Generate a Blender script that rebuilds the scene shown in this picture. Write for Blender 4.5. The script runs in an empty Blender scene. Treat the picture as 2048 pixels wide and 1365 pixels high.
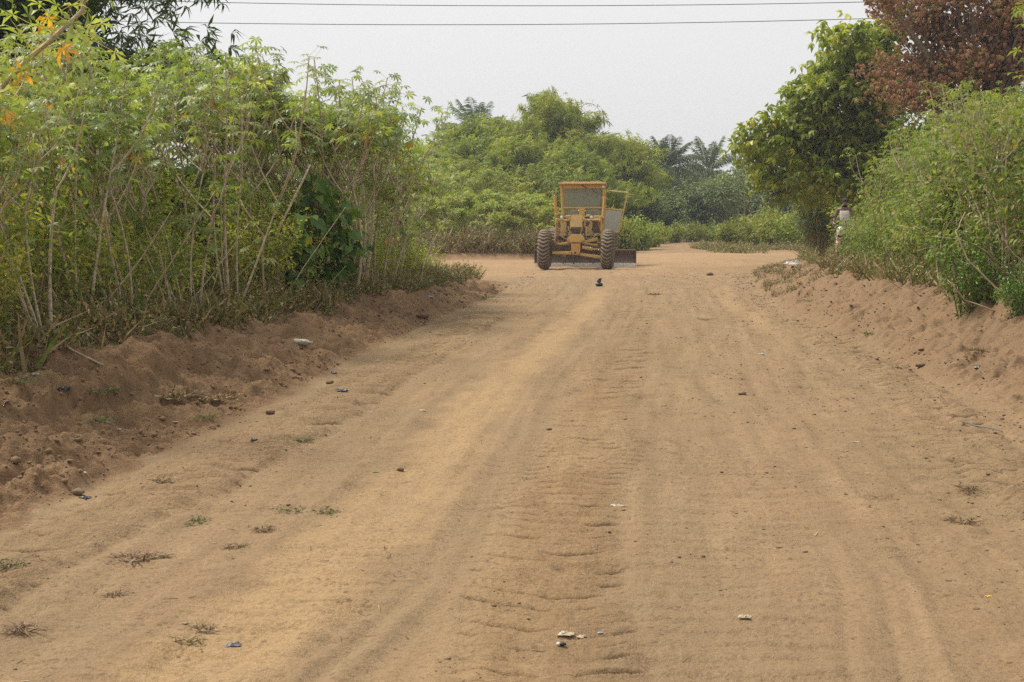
import bpy, bmesh, math, random
import numpy as np
from mathutils import Vector, Matrix, Quaternion

RNG = np.random.RandomState(7)
random.seed(7)
SC = bpy.context.scene
COL = SC.collection
PI = math.pi

# ------------------------------------------------------------------ camera
CAM_H = 1.6
TANP = 0.0866
PITCH = math.atan(TANP)
FPX = 2844.4          # focal length in pixels of the 2048 px wide photograph (50 mm on 36 mm)


def ray(px, py):
    dx = (px - 1024) / FPX
    dy = (682.5 - py) / FPX
    c, s = math.cos(PITCH), math.sin(PITCH)
    return np.array([dx, c + dy * s, -s + dy * c])


def at(px, py, Y):
    r = ray(px, py)
    t = Y / r[1]
    return np.array([r[0] * t, Y, CAM_H + r[2] * t])


cam_d = bpy.data.cameras.new("camera")
cam = bpy.data.objects.new("camera", cam_d)
COL.objects.link(cam)
cam.location = (0, 0, CAM_H)
cam.rotation_euler = (PI / 2 - PITCH, 0, 0)
cam_d.lens = 50
cam_d.sensor_width = 36
cam_d.clip_end = 3000
cam_d.dof.use_dof = True
cam_d.dof.focus_distance = 24
cam_d.dof.aperture_fstop = 18
SC.camera = cam

# ------------------------------------------------------------------ numpy noise


def _h(ix, iy, seed):
    n = (ix.astype(np.int64) * 374761393 + iy.astype(np.int64) * 668265263 + seed * 974634) & 0x7FFFFFFF
    n = ((n ^ (n >> 13)) * 1274126177) & 0x7FFFFFFF
    n = (n ^ (n >> 16)) & 0xFFFF
    return n / 65535.0


def vnoise(x, y, seed=0):
    x = np.asarray(x, float)
    y = np.asarray(y, float)
    ix, iy = np.floor(x), np.floor(y)
    fx, fy = x - ix, y - iy
    fx = fx * fx * fx * (fx * (fx * 6 - 15) + 10)
    fy = fy * fy * fy * (fy * (fy * 6 - 15) + 10)
    a, b = _h(ix, iy, seed), _h(ix + 1, iy, seed)
    c, d = _h(ix, iy + 1, seed), _h(ix + 1, iy + 1, seed)
    return (a * (1 - fx) + b * fx) * (1 - fy) + (c * (1 - fx) + d * fx) * fy * 1.0


def fbm(x, y, o=4, seed=0):
    s, a, t = 0, 0.5, 0
    for k in range(o):
        s = s + a * (vnoise(x, y, seed + k * 17) - 0.5)
        t += a
        x, y, a = x * 2.03 + 3.1, y * 2.03 - 1.7, a * 0.5
    return s / t * 2


def sstep(a, b, x):
    t = np.clip((x - a) / (b - a), 0, 1)
    return t * t * (3 - 2 * t)


# ------------------------------------------------------------------ terrain
XL = ([0, 5, 7.1, 9.25, 11.3, 13.9, 17, 23.7, 28, 31, 36], [-3.3, -2.9, -2.56, -2.35, -2.08, -1.88, -1.65, -1.03, -0.53, -0.2, 0.2])
XR = ([0, 8, 10.8, 12.9, 16.1, 21.5, 28, 34, 40, 46], [3.85, 3.85, 3.9, 4.0, 4.1, 4.35, 4.9, 5.6, 6.6, 8])


def xl(D):
    return np.interp(D, *XL) + 0.07 * (vnoise(D * 1.3, D * 0 + 5.5, 3) - 0.5)


def xr(D):
    return np.interp(D, *XR)


def wl(D):
    return np.interp(D, [0, 12, 20, 30], [1.8, 1.7, 1.35, 1.05])


def wr(D):
    return np.interp(D, [0, 20, 40], [1.4, 1.35, 1.7])


TRACK_A = ([4, 5.5, 7.4, 9.85, 12.6, 16.1, 22, 30], [0.1, 0.15, 0.27, 0.54, 0.84, 1.25, 1.9, 2.3])
TRACK_B = ([4, 7.3, 8.1, 9.85, 12.2, 15, 20, 26], [-2.6, -2.2, -2.02, -1.76, -1.45, -1.15, -0.7, -0.1])
TRACK_C = ([6, 8.9, 10.3, 13.3, 18.8, 24], [2.95, 3.14, 3.33, 3.72, 4.2, 4.5])
STRIP = ([3.5, 4.9, 6.13, 8.7, 13.3, 18.8, 22.5, 27, 34], [-1.3, -1.08, -0.83, -0.59, -0.16, 0.53, 1.0, 1.5, 2.2])


def height(X, D, detail=True):
    X = np.asarray(X, float)
    D = np.asarray(D, float)
    z = 0.05 * fbm(X / 5, D / 7, 2, 11) * sstep(3, 12, D)
    z = z + 0.07 * fbm(X * .55, D * .33, 4, 13) * sstep(30, 45, D) * (1 - sstep(85, 120, D))
    # left bank
    dl = xl(D) - X
    w = wl(D)
    hl = np.interp(D, [0, 12, 20, 30], [0.56, 0.56, 0.38, 0.33])
    t = np.clip(dl / w, 0, 1)
    prof = 0.72 * t + 0.28 * sstep(0.0, 1.0, t)
    # small scarp half way up the near bank
    if detail:
        sc = sstep(0.50, 0.60, t + 0.16 * fbm(D * 1.2, X * 0.7, 3, 5))
        near = (1 - sstep(11.5, 14, D)) * sstep(0.0, 0.35, vnoise(D * 0.55, D * 0, 8) - 0.12)
        prof = prof * (1 - 0.55 * near) + 0.55 * near * (0.34 * t + 0.66 * sc)
    endl = 1 - sstep(32, 35.5, D + 0.15 * np.clip(dl, 0, 3))
    onl = sstep(0, 0.25, dl) * endl
    zl = hl * prof * endl + 0.10 * sstep(1, 5, dl / w) * endl
    # right bank
    dr = X - xr(D)
    w2 = wr(D)
    hr = np.interp(D, [0, 20, 30, 40], [0.64, 0.60, 0.52, 0.42])
    t2 = np.clip(dr / w2, 0, 1)
    endr = 1 - sstep(42.5, 47, D)
    prof2 = 0.5 * t2 + 0.5 * sstep(0, 1, t2)
    zr = hr * prof2 * endr
    onr = sstep(0, 0.4, dr) * endr
    # bank behind the side road
    d3 = D - 53.5 - 0.02 * X
    ex = 1 - sstep(1.2, 3.6, X)
    z3 = 0.42 * sstep(0, 1.3, d3) * ex * (1 - 0.4 * sstep(110, 160, D))
    # low bank right of the junction
    d4 = D - 64 + 0.35 * (X - 9)
    z4 = 0.08 * sstep(0, 3, d4) * sstep(6, 8, X)
    z5 = 0.10 * np.exp(-(((X - 9.6) / 2.6) ** 2 + ((D - 60) / 3.5) ** 2)) + 0.12 * np.exp(-(((X - 7.3) / 1.8) ** 2 + ((D - 52) / 3) ** 2))
    z = z + zl + zr + z3 + z4 + z5
    if detail:
        fade = 1 - sstep(30, 60, D)
        on = np.clip(onl + onr, 0, 1)
        z = z + on * (0.15 * fbm(X * 2.6, D * 2.1, 5, 21) + 0.06 * fbm(X * 9, D * 8, 4, 23) + 0.035 * fbm(X * 22, D * 19, 2, 25) * (1 - 0.55 * sstep(1.4, 2.2, np.maximum(dl / w, dr / w2)))) * fade
        # scrape grooves running down the left bank
        g = vnoise((D * 1.9 + dl * 1.5), dl * 0.35, 31)
        z = z + onl * (1 - sstep(0.9, 1.4, t + 0.0 * t)) * 0.13 * (np.abs(g - 0.5) * 2 - 0.5) * fade
        g2 = vnoise((D * 2.3 + dl * 2.1), dl * 0.6, 37)
        z = z + onl * 0.09 * (np.abs(g2 - 0.5) * 2 - 0.5) * fade
        lump = vnoise(X * 7, D * 6, 51)
        lump2 = vnoise(X * 13, D * 12, 53)
        z = z + (np.clip(lump - 0.6, 0, 1) * 0.14 + np.clip(lump2 - .6, 0, 1) * .09) * (on * 0.9 + 0.05) * fade
        # the graded road: tyre prints of the grader, ruts, ripples
        road = (1 - sstep(-0.15, 0.05, dl)) * (1 - sstep(-0.1, 0.3, dr))
        for (tr, hw, amp, lam, sd) in ((TRACK_A, 0.34, 0.016, 0.150, 1), (TRACK_B, 0.34, 0.036, 0.18, 2), (TRACK_C, 0.30, 0.030, 0.18, 3)):
            c = np.interp(D, *tr)
            u = (X - c) / hw
            slope = (np.interp(D + 0.4, *tr) - np.interp(D - 0.4, *tr)) / 0.8
            s = D + (X - c) * slope
            win = (1 - sstep(0.75, 1.05, np.abs(u + 0.25 * fbm(D * 0.8, X * 0.2, 2, 60 + sd))))
            win = win * (0.60 + 0.6 * vnoise(D * 0.7, X * 0.3, 70 + sd))
            ends = sstep(tr[0][0], tr[0][0] + 1, D) * (1 - sstep(tr[0][-1] - 4, tr[0][-1], D))
            ph = s / lam - 0.75 * np.abs(u) ** 1.4 + 0.42 * fbm(X * 1.3, D * 1.3, 3, 80 + sd)
            fr = ph - np.floor(ph)
            rip = 0.7 * fr - 1.25 * np.exp(-((fr - 0.16) / 0.12) ** 2)          # a lug's slanting bed and its sharp slot
            brk = 0.60 + 0.8 * sstep(0.15, 0.5, vnoise(X * 4.2, np.floor(ph) * 3.7, 85 + sd))
            z = z + road * win * ends * (amp * 2.3 * (rip * brk - 0.25))
            # pushed-up rim each side of the print
            z = z + road * ends * 0.014 * (np.exp(-((np.abs(u) - 1.15) / 0.16) ** 2)) * vnoise(D * 1.1, X, 90 + sd)
        # long graded lines and a rut
        c = np.interp(D, *STRIP)
        for k, off in enumerate((-0.42, 0.36, 0.52, 0.95, 1.9, 2.6)):
            q = (X - c - off - 0.06 * fbm(D * 0.5, D * 0 + k, 2, 100 + k)) / 0.045
            z = z + road * 0.013 * np.exp(-q * q) * (0.3 + vnoise(D * 0.6, D * 0 + k * 3, 110 + k))
        z = z + road * 0.016 * fbm((X - c) * 4.0, D * 0.6, 4, 120)
        z = z + road * 0.022 * fbm(X * 1.6, D * 4.6, 4, 125) * fade * sstep(.38, .6, vnoise(X * .7, D * .5, 126))
        z = z + road * 0.020 * fbm(X * 6, D * 5, 4, 127) * fade * (.35 + .9 * sstep(.9, 1.8, X - .08 * D))
        # chatter marks of the grader blade, in patches, and lines scored along the way of travel
        qf = X - c
        cm = np.sin(2 * PI * (D / 0.17 + 0.5 * fbm(X * 1.1, D * .6, 3, 128) + 0.25 * qf))
        z = z + road * 0.008 * np.clip(cm, -.4, 1) * sstep(.45, .65, vnoise(qf * 1.1, D * .35, 129)) * (1 - sstep(14, 26, D))
        z = z + road * 0.020 * (np.abs(vnoise(qf * 5.5, D * .22, 133) - .5) * 2 - .5) * sstep(.35, .6, vnoise(qf * .8 + 3, D * .2, 134))
        # soft footprints and dimples
        fp = vnoise(X * 3.3, D * 3.0, 131)
        z = z - road * np.clip(fp - 0.74, 0, 1) * 0.12 * fade
    return z


def hz(x, y):
    return float(height(np.array([x]), np.array([y]), True)[0])


def on_ground(px, py):
    """walk along the ray of a photo pixel to the terrain"""
    Y = np.geomspace(3.0, 200, 5000)
    r = ray(px, py)
    X = r[0] / r[1] * Y
    Z = CAM_H + r[2] / r[1] * Y
    g = height(X, Y, True)
    k = int(np.argmax(Z <= g))
    return np.array([X[k], Y[k], g[k]])


# ------------------------------------------------------------------ mesh building
class MB:
    def __init__(self):
        self.V, self.Q, self.P, self.T, self.n = [], [], [], [], 0

    def add(self, V, Q=None, P=None, tint=0.5):
        V = np.asarray(V, float).reshape(-1, 3)
        if Q is not None and len(Q):
            self.Q.append(np.asarray(Q, np.int64).reshape(-1, 4) + self.n)
        if P is not None:
            for f in P:
                self.P.append([int(i) + self.n for i in f])
        self.V.append(V)
        t = np.asarray(tint, float)
        self.T.append(np.full(len(V), float(t)) if t.ndim == 0 else t)
        self.n += len(V)
        return self

    def mesh(self, name, mat=None, smooth=False):
        V = np.concatenate(self.V)
        T = np.concatenate(self.T)
        Q = np.concatenate(self.Q) if self.Q else np.zeros((0, 4), np.int64)
        sizes = np.concatenate([np.full(len(Q), 4), np.array([len(p) for p in self.P], int)]).astype(np.int32)
        loops = np.concatenate([Q.ravel()] + [np.array(p) for p in self.P]).astype(np.int32)
        starts = np.concatenate([[0], np.cumsum(sizes)[:-1]]).astype(np.int32)
        me = bpy.data.meshes.new(name)
        me.vertices.add(len(V))
        me.vertices.foreach_set("co", V.astype(np.float32).ravel())
        me.loops.add(len(loops))
        me.loops.foreach_set("vertex_index", loops)
        me.polygons.add(len(sizes))
        me.polygons.foreach_set("loop_start", starts)
        me.polygons.foreach_set("loop_total", sizes)
        me.update(calc_edges=True)
        me.validate()
        a = me.attributes.new("tint", "FLOAT", "POINT")
        if len(a.data) == len(T):
            a.data.foreach_set("value", T.astype(np.float32))
        me.polygons.foreach_set("use_smooth", np.full(len(me.polygons), bool(smooth)))
        if mat:
            me.materials.append(mat)
        me.update()
        return me

    def obj(self, name, mat=None, parent=None, smooth=False):
        o = bpy.data.objects.new(name, self.mesh(name, mat, smooth))
        COL.objects.link(o)
        if parent is not None:
            o.parent = parent
        return o

    # ---- shapes
    def tube(self, pts, rad, sides=6, cap=True, tint=0.5):
        pts = np.asarray(pts, float)
        n = len(pts)
        rad = np.full(n, rad) if np.ndim(rad) == 0 else np.asarray(rad, float)
        tan = np.gradient(pts, axis=0)
        tan /= np.linalg.norm(tan, axis=1, keepdims=True) + 1e-9
        ref = np.array([0, 0, 1.0]) if abs(tan[:, 2].mean()) < 0.8 else np.array([1.0, 0, 0])
        x = np.cross(tan, ref)
        x /= np.linalg.norm(x, axis=1, keepdims=True) + 1e-9
        y = np.cross(tan, x)
        a = np.arange(sides) * 2 * PI / sides
        V = pts[:, None, :] + rad[:, None, None] * (np.cos(a)[None, :, None] * x[:, None, :] + np.sin(a)[None, :, None] * y[:, None, :])
        i = np.arange(n - 1)[:, None] * sides
        j = np.arange(sides)[None, :]
        j2 = (j + 1) % sides
        Q = np.stack([i + j, i + j2, i + sides + j2, i + sides + j], -1).reshape(-1, 4)
        P = [list(range(sides)), list(range((n - 1) * sides, n * sides))] if cap else None
        return self.add(V.reshape(-1, 3), Q, P, tint)

    def bm(self, bm, M=None, tint=0.5):
        if M is not None:
            bmesh.ops.transform(bm, matrix=M, verts=bm.verts)
        bm.verts.index_update()
        V = [tuple(v.co) for v in bm.verts]
        P = [[v.index for v in f.verts] for f in bm.faces]
        bm.free()
        return self.add(np.array(V), None, P, tint)

    def box(self, c, size, rot=None, bev=0.01, tint=0.5):
        b = bmesh.new()
        bmesh.ops.create_cube(b, size=1)
        bmesh.ops.scale(b, vec=size, verts=b.verts)
        if bev:
            bmesh.ops.bevel(b, geom=b.edges[:], offset=min(bev, min(size) * 0.3), segments=1, affect='EDGES')
        M = Matrix.Translation(Vector(c))
        if rot is not None:
            M = M @ (rot if isinstance(rot, Matrix) else Matrix.Rotation(rot[2], 4, 'Z') @ Matrix.Rotation(rot[1], 4, 'Y') @ Matrix.Rotation(rot[0], 4, 'X'))
        return self.bm(b, M, tint)

    def bar(self, p, q, w, h, tint=0.5, bev=0.008):
        """rectangular bar from p to q, w across, h in the other direction"""
        p, q = Vector(p), Vector(q)
        d = q - p
        z = d.normalized()
        ref = Vector((0, 1, 0)) if abs(z.y) < 0.9 else Vector((0, 0, 1))
        x = ref.cross(z).normalized()
        y = z.cross(x)
        M = Matrix((x, y, z)).transposed().to_4x4()
        M.translation = (p + q) / 2
        b = bmesh.new()
        bmesh.ops.create_cube(b, size=1)
        bmesh.ops.scale(b, vec=(w, h, d.length), verts=b.verts)
        bmesh.ops.bevel(b, geom=b.edges[:], offset=min(bev, w * .3, h * .3), segments=1, affect='EDGES')
        return self.bm(b, M, tint)

    def prism(self, poly, y0, y1, tint=0.5):
        """polygon in the xz plane, extruded along y"""
        n = len(poly)
        V = [(x, y0, z) for x, z in poly] + [(x, y1, z) for x, z in poly]
        P = [list(range(n)), list(range(2 * n - 1, n - 1, -1))]
        for i in range(n):
            j = (i + 1) % n
            P.append([i, i + n, j + n, j])
        return self.add(V, None, P, tint)

    def lathe(self, prof, c, axis='x', seg=32, tint=0.5):
        """prof: (radius, along) pairs; closed ring of revolution"""
        a = np.arange(seg) * 2 * PI / seg
        pr = np.array(prof, float)
        n = len(pr)
        r = pr[:, 0][None, :]
        al = np.repeat(pr[:, 1][None, :], seg, 0)
        u, v = np.cos(a)[:, None] * r, np.sin(a)[:, None] * r
        if axis == 'x':
            V = np.stack([al, u, v], -1)
        elif axis == 'y':
            V = np.stack([u, al, v], -1)
        else:
            V = np.stack([u, v, al], -1)
        V = V + np.array(c)
        i = np.arange(seg)[:, None]
        j = np.arange(n - 1)[None, :]
        i2 = (i + 1) % seg
        Q = np.stack([i * n + j, i2 * n + j, i2 * n + j + 1, i * n + j + 1], -1).reshape(-1, 4)
        return self.add(V.reshape(-1, 3), Q, None, tint)

    def ball(self, c, r, sub=2, scale=(1, 1, 1), tint=0.5, jit=0.0, seed=0):
        b = bmesh.new()
        bmesh.ops.create_icosphere(b, subdivisions=sub, radius=r)
        rr = random.Random(seed)
        for v in b.verts:
            if jit:
                v.co *= 1 + rr.uniform(-jit, jit)
            v.co = Vector((v.co.x * scale[0], v.co.y * scale[1], v.co.z * scale[2])) + Vector(c)
        return self.bm(b, None, tint)


# ------------------------------------------------------------------ leaves
def unit(v):
    return v / (np.linalg.norm(v, axis=-1, keepdims=True) + 1e-9)


def tpl_leaf(w=0.45, droop=0.15, fold=0.07):
    V = np.array([[0, 0, 0], [-w / 2, 0.42, fold], [0, 0.48, 0.0], [w / 2, 0.42, fold], [0, 1, -droop]])
    Q = np.array([[0, 3, 4, 2], [0, 2, 4, 1]])
    return V, Q


def tpl_palmate(n=7, w=0.26, droop=0.22):
    V, Q = [], []
    angs = np.linspace(-118, 118, n)
    lens = 1 - 0.42 * (np.abs(angs) / 118) ** 1.6
    lv, lq = tpl_leaf(w, droop, 0.03)
    lv = lv.copy()
    lv[1, 1] = lv[3, 1] = 0.58
    lv[2, 1] = 0.6
    for k, (a, l) in enumerate(zip(angs, lens)):
        c, s = math.cos(math.radians(a)), math.sin(math.radians(a))
        p = lv * l
        V.append(np.stack([p[:, 0] * c + p[:, 1] * s, -p[:, 0] * s + p[:, 1] * c, p[:, 2]], -1))
        Q.append(lq + 5 * k)
    return np.concatenate(V), np.concatenate(Q)


def tpl_heart():
    V = np.array([[0, 0, 0], [-0.30, -0.13, 0.03], [-0.46, 0.16, 0.08], [-0.30, 0.55, 0.05], [0, 1, -0.16], [0.30, 0.55, 0.05],
                  [0.46, 0.16, 0.08], [0.30, -0.13, 0.03], [0, 0.45, 0.0]])
    Q = np.array([[0, 8, 2, 1], [8, 4, 3, 2], [0, 7, 6, 8], [8, 6, 5, 4]])
    return V, Q


def tpl_spray(n=6, w=0.13, spread=70, droop=0.4, seed=1):
    """a fan of narrow hanging blades, as at a bamboo twig's end"""
    r = random.Random(seed)
    V, Q = [], []
    lv, lq = tpl_leaf(w, droop, 0.02)
    for k in range(n):
        a = math.radians(-spread + 2 * spread * k / (n - 1) + r.uniform(-8, 8))
        e = math.radians(r.uniform(-35, 25))
        l = r.uniform(0.65, 1.0)
        c, s = math.cos(a), math.sin(a)
        p = lv * l
        x, y, z = p[:, 0], p[:, 1] * math.cos(e) - p[:, 2] * math.sin(e), p[:, 1] * math.sin(e) + p[:, 2] * math.cos(e)
        V.append(np.stack([x * c + y * s, -x * s + y * c, z], -1))
        Q.append(lq + 5 * k)
    return np.concatenate(V), np.concatenate(Q)


def tpl_rosette(n=6, w=0.42, droop=0.35, down=-30, seed=2):
    """whorl of leaves round a twig end, hanging outward"""
    r = random.Random(seed)
    V, Q = [], []
    lv, lq = tpl_leaf(w, droop, 0.05)
    for k in range(n):
        a = 2 * PI * k / n + r.uniform(-0.3, 0.3)
        e = math.radians(down + r.uniform(-22, 30))
        l = r.uniform(0.7, 1.0)
        c, s = math.cos(a), math.sin(a)
        p = lv * l
        x, y, z = p[:, 0], p[:, 1] * math.cos(e) - p[:, 2] * math.sin(e), p[:, 1] * math.sin(e) + p[:, 2] * math.cos(e)
        V.append(np.stack([x * c + y * s, -x * s + y * c, z], -1))
        Q.append(lq + 5 * k)
    return np.concatenate(V), np.concatenate(Q)


LEAF = tpl_leaf()
OVAL = tpl_leaf(0.6, 0.12, 0.06)
BLADE = (np.array([[-.5, 0, 0], [.5, 0, 0], [-.42, .5, .02], [.42, .5, .02], [-.03, 1, -.25], [.03, 1, -.25]]) * np.array([0.05, 1, 1]), np.array([[0, 1, 3, 2], [2, 3, 5, 4]]))


def scatter(mb, tpl, P, Dv, Nv, S, tint):
    tv, tq = tpl
    n, k = len(P), len(tv)
    if n == 0:
        return
    d = unit(Dv)
    x = unit(np.cross(d, Nv))
    nn = np.cross(x, d)
    V = P[:, None, :] + S[:, None, None] * (tv[None, :, 0, None] * x[:, None, :] + tv[None, :, 1, None] * d[:, None, :] + tv[None, :, 2, None] * nn[:, None, :])
    Q = (tq[None] + (np.arange(n) * k)[:, None, None]).reshape(-1, 4)
    mb.add(V.reshape(-1, 3), Q, None, np.repeat(tint, k))


def rdir(r, n, up=0.0):
    v = r.normal(size=(n, 3))
    v = unit(v)
    v[:, 2] += up
    return unit(v)


# ------------------------------------------------------------------ materials
def newmat(name):
    m = bpy.data.materials.new(name)
    m.use_nodes = True
    nt = m.node_tree
    for n in list(nt.nodes):
        nt.nodes.remove(n)
    return m, nt


class NT:
    def __init__(self, nt):
        self.nt = nt

    def n(self, t, **kw):
        nd = self.nt.nodes.new(t)
        for k, v in kw.items():
            if k.startswith('i_'):
                key = k[2:]
                nd.inputs[int(key) if key.isdigit() else key.replace('_', ' ')].default_value = v
            else:
                setattr(nd, k, v)
        return nd

    def l(self, a, b):
        self.nt.links.new(a, b)

    def noise(self, vec, scale, detail=4, rough=0.55):
        nd = self.n('ShaderNodeTexNoise')
        nd.inputs['Scale'].default_value = scale
        nd.inputs['Detail'].default_value = detail
        nd.inputs['Roughness'].default_value = rough
        if vec is not None:
            self.l(vec, nd.inputs['Vector'])
        return nd.outputs['Fac']

    def ramp(self, fac, stops, interp='LINEAR'):
        nd = self.n('ShaderNodeValToRGB')
        cr = nd.color_ramp
        cr.interpolation = interp
        while len(cr.elements) < len(stops):
            cr.elements.new(0.5)
        for e, (p, c) in zip(cr.elements, stops):
            e.position = p
            e.color = (c[0], c[1], c[2], 1) if not np.isscalar(c) else (c, c, c, 1)
        self.l(fac, nd.inputs[0])
        return nd.outputs[0]

    def mix(self, fac, a, b, mode='MIX'):
        nd = self.n('ShaderNodeMix', data_type='RGBA', blend_type=mode)
        for s, v in ((nd.inputs[0], fac), (nd.inputs[6], a), (nd.inputs[7], b)):
            if isinstance(v, bpy.types.NodeSocket):
                self.l(v, s)
            elif np.isscalar(v):
                s.default_value = v if s.type == 'VALUE' else (v, v, v, 1)
            else:
                s.default_value = (v[0], v[1], v[2], 1)
        return nd.outputs[2]

    def math(self, op, a, b=None):
        nd = self.n('ShaderNodeMath', operation=op)
        for s, v in ((nd.inputs[0], a), (nd.inputs[1], b)):
            if v is None:
                continue
            if isinstance(v, bpy.types.NodeSocket):
                self.l(v, s)
            else:
                s.default_value = v
        return nd.outputs[0]

    def attr(self, name):
        return self.n('ShaderNodeAttribute', attribute_name=name).outputs['Fac']

    def pos(self):
        return self.n('ShaderNodeNewGeometry').outputs['Position']

    def bump(self, h, strength=0.4, dist=0.02):
        nd = self.n('ShaderNodeBump')
        nd.inputs['Strength'].default_value = strength
        nd.inputs['Distance'].default_value = dist
        self.l(h, nd.inputs['Height'])
        return nd.outputs[0]

    def out(self, sh):
        o = self.n('ShaderNodeOutputMaterial')
        self.l(sh, o.inputs['Surface'])


def leafmat(name, stops, trans=0.3, rough=0.5, vary=0.35, spec=0.25, hue=0.03):
    m, nt = newmat(name)
    N = NT(nt)
    t = N.attr('tint')
    c = N.ramp(t, stops)
    rnd = N.n('ShaderNodeObjectInfo').outputs['Random']
    v = N.math('ADD', N.math('MULTIPLY', rnd, vary), 1 - vary / 2)
    hs = N.n('ShaderNodeHueSaturation')
    hh = N.math('ADD', N.math('MULTIPLY', N.math('FRACT', N.math('MULTIPLY', rnd, 7.3)), hue), 0.5 - hue / 2)
    N.l(hh, hs.inputs['Hue'])
    N.l(v, hs.inputs['Value'])
    N.l(c, hs.inputs['Color'])
    c = hs.outputs[0]
    p = N.n('ShaderNodeBsdfPrincipled')
    p.inputs['Roughness'].default_value = rough
    p.inputs['Specular IOR Level'].default_value = spec
    N.l(c, p.inputs['Base Color'])
    tr = N.n('ShaderNodeBsdfTranslucent')
    N.l(N.mix(1.0, c, (1.15, 1.2, 0.6), 'MULTIPLY'), tr.inputs['Color'])
    ms = N.n('ShaderNodeMixShader')
    ms.inputs[0].default_value = trans
    N.l(p.outputs[0], ms.inputs[1])
    N.l(tr.outputs[0], ms.inputs[2])
    N.out(ms.outputs[0])
    return m


def solid(name, col, rough=0.6, metal=0.0, noise=None, col2=None, scale=8, bump=0.0, lo=0.4, hi=0.65, spec=0.5, obj=True):
    m, nt = newmat(name)
    N = NT(nt)
    p = N.n('ShaderNodeBsdfPrincipled')
    p.inputs['Roughness'].default_value = rough
    p.inputs['Metallic'].default_value = metal
    p.inputs['Specular IOR Level'].default_value = spec
    if col2 is not None:
        vec = N.n('ShaderNodeTexCoord').outputs['Object'] if obj else N.pos()
        f = N.noise(vec, scale, 6, 0.6)
        fac = N.ramp(f, [(lo, 0.0), (hi, 1.0)])
        c = N.mix(fac, col, col2)
        N.l(c, p.inputs['Base Color'])
        if bump:
            N.l(N.bump(f, bump, 0.02), p.inputs['Normal'])
    else:
        p.inputs['Base Color'].default_value = (*col, 1)
    N.out(p.outputs[0])
    return m


M = {}
M['cassava'] = leafmat('cassava_leaf', [(0, (0.086, 0.129, 0.027)), (.35, (0.184, 0.241, 0.054)), (.70, (0.299, 0.353, 0.095)), (.90, (0.414, 0.412, 0.138)), (.96, (0.570, 0.353, 0.046)), (1, (0.570, 0.259, 0.031))], 0.46, 0.42, spec=0.5, vary=.35, hue=.022)
M['thicket'] = leafmat('thicket_leaf', [(0, (0.121, 0.175, 0.029)), (.4, (0.268, 0.315, 0.057)), (.75, (0.450, 0.463, 0.097)), (.93, (0.620, 0.559, 0.161)), (1, (0.571, 0.349, 0.129))], 0.5)
M['heart'] = leafmat('heart_leaf', [(0, (0.049, 0.096, 0.014)), (.5, (0.097, 0.179, 0.019)), (.85, (0.162, 0.250, 0.030)), (1, (0.421, 0.374, 0.036))], 0.26, 0.4, spec=0.35)
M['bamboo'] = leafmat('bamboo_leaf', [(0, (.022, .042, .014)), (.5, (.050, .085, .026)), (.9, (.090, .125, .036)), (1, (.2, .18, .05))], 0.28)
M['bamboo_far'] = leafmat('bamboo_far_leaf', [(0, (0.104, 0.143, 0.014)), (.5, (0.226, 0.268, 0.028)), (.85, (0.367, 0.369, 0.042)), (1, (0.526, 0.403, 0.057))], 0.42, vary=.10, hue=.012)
M['patch'] = leafmat('patch_leaf', [(0, (0.124, 0.163, 0.020)), (.5, (0.240, 0.281, 0.038)), (.9, (0.351, 0.362, 0.056)), (1, (0.442, 0.338, 0.064))], 0.32)
M['farleaf'] = leafmat('far_leaf', [(0, (0.058, 0.090, 0.023)), (.5, (0.124, 0.163, 0.038)), (.9, (0.221, 0.244, 0.059)), (1, (0.234, 0.200, 0.067))], 0.25, vary=0.4)
M['palm'] = leafmat('palm_leaf', [(0, (0.032, 0.061, 0.025)), (.5, (0.065, 0.100, 0.036)), (1, (0.129, 0.152, 0.045))], 0.2)
M['mango'] = leafmat('broad_leaf', [(0, (0.092, 0.135, 0.016)), (.5, (0.230, 0.279, 0.030)), (.85, (0.436, 0.452, 0.055)), (1, (0.586, 0.535, 0.084))], 0.45, 0.4, spec=0.4, vary=.08, hue=.006)
M['rust'] = leafmat('dried_leaf', [(0, (.10, .052, .032)), (.45, (.26, .135, .080)), (.76, (.40, .225, .135)), (.80, (.15, .18, .032)), (1, (.28, .33, .06))], 0.45, vary=.08, hue=.006)
M['rightbush'] = leafmat('right_bush_leaf', [(0, (0.076, 0.120, 0.023)), (.4, (0.162, 0.215, 0.044)), (.75, (0.257, 0.300, 0.072)), (.92, (0.399, 0.360, 0.117)), (1, (0.304, 0.190, 0.091))], 0.45, vary=.3, hue=.02)
M['dry'] = leafmat('dry_grass', [(0, (.10, .064, .034)), (.5, (.225, .150, .080)), (.8, (.40, .29, .15)), (.9, (.10, .125, .028)), (1, (.17, .20, .045))], 0.2)
M['weed'] = leafmat('weed_leaf', [(0, (.06, .075, .025)), (.6, (.12, .14, .045)), (1, (.22, .19, .085))], 0.3)
M['stem'] = solid('cassava_stem', (.52, .43, .30), 0.8, col2=(.29, .22, .135), scale=22, bump=0.5)
M['twig'] = solid('twig_bark', (.20, .150, .090), 0.85, col2=(.10, .072, .042), scale=15, bump=0.4)
M['paletwig'] = solid('pale_twig', (.38, .28, .165), 0.8, col2=(.22, .17, .10), scale=15)
M['bark'] = solid('tree_bark', (.11, .085, .06), 0.9, col2=(.06, .045, .032), scale=6, bump=0.6)
M['palmbark'] = solid('palm_bark', (.10, .085, .065), 0.95, col2=(.04, .032, .026), scale=4, bump=0.8)
M['culm'] = solid('bamboo_culm', (.12, .13, .045), 0.6, col2=(.19, .15, .07), scale=4)


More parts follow.
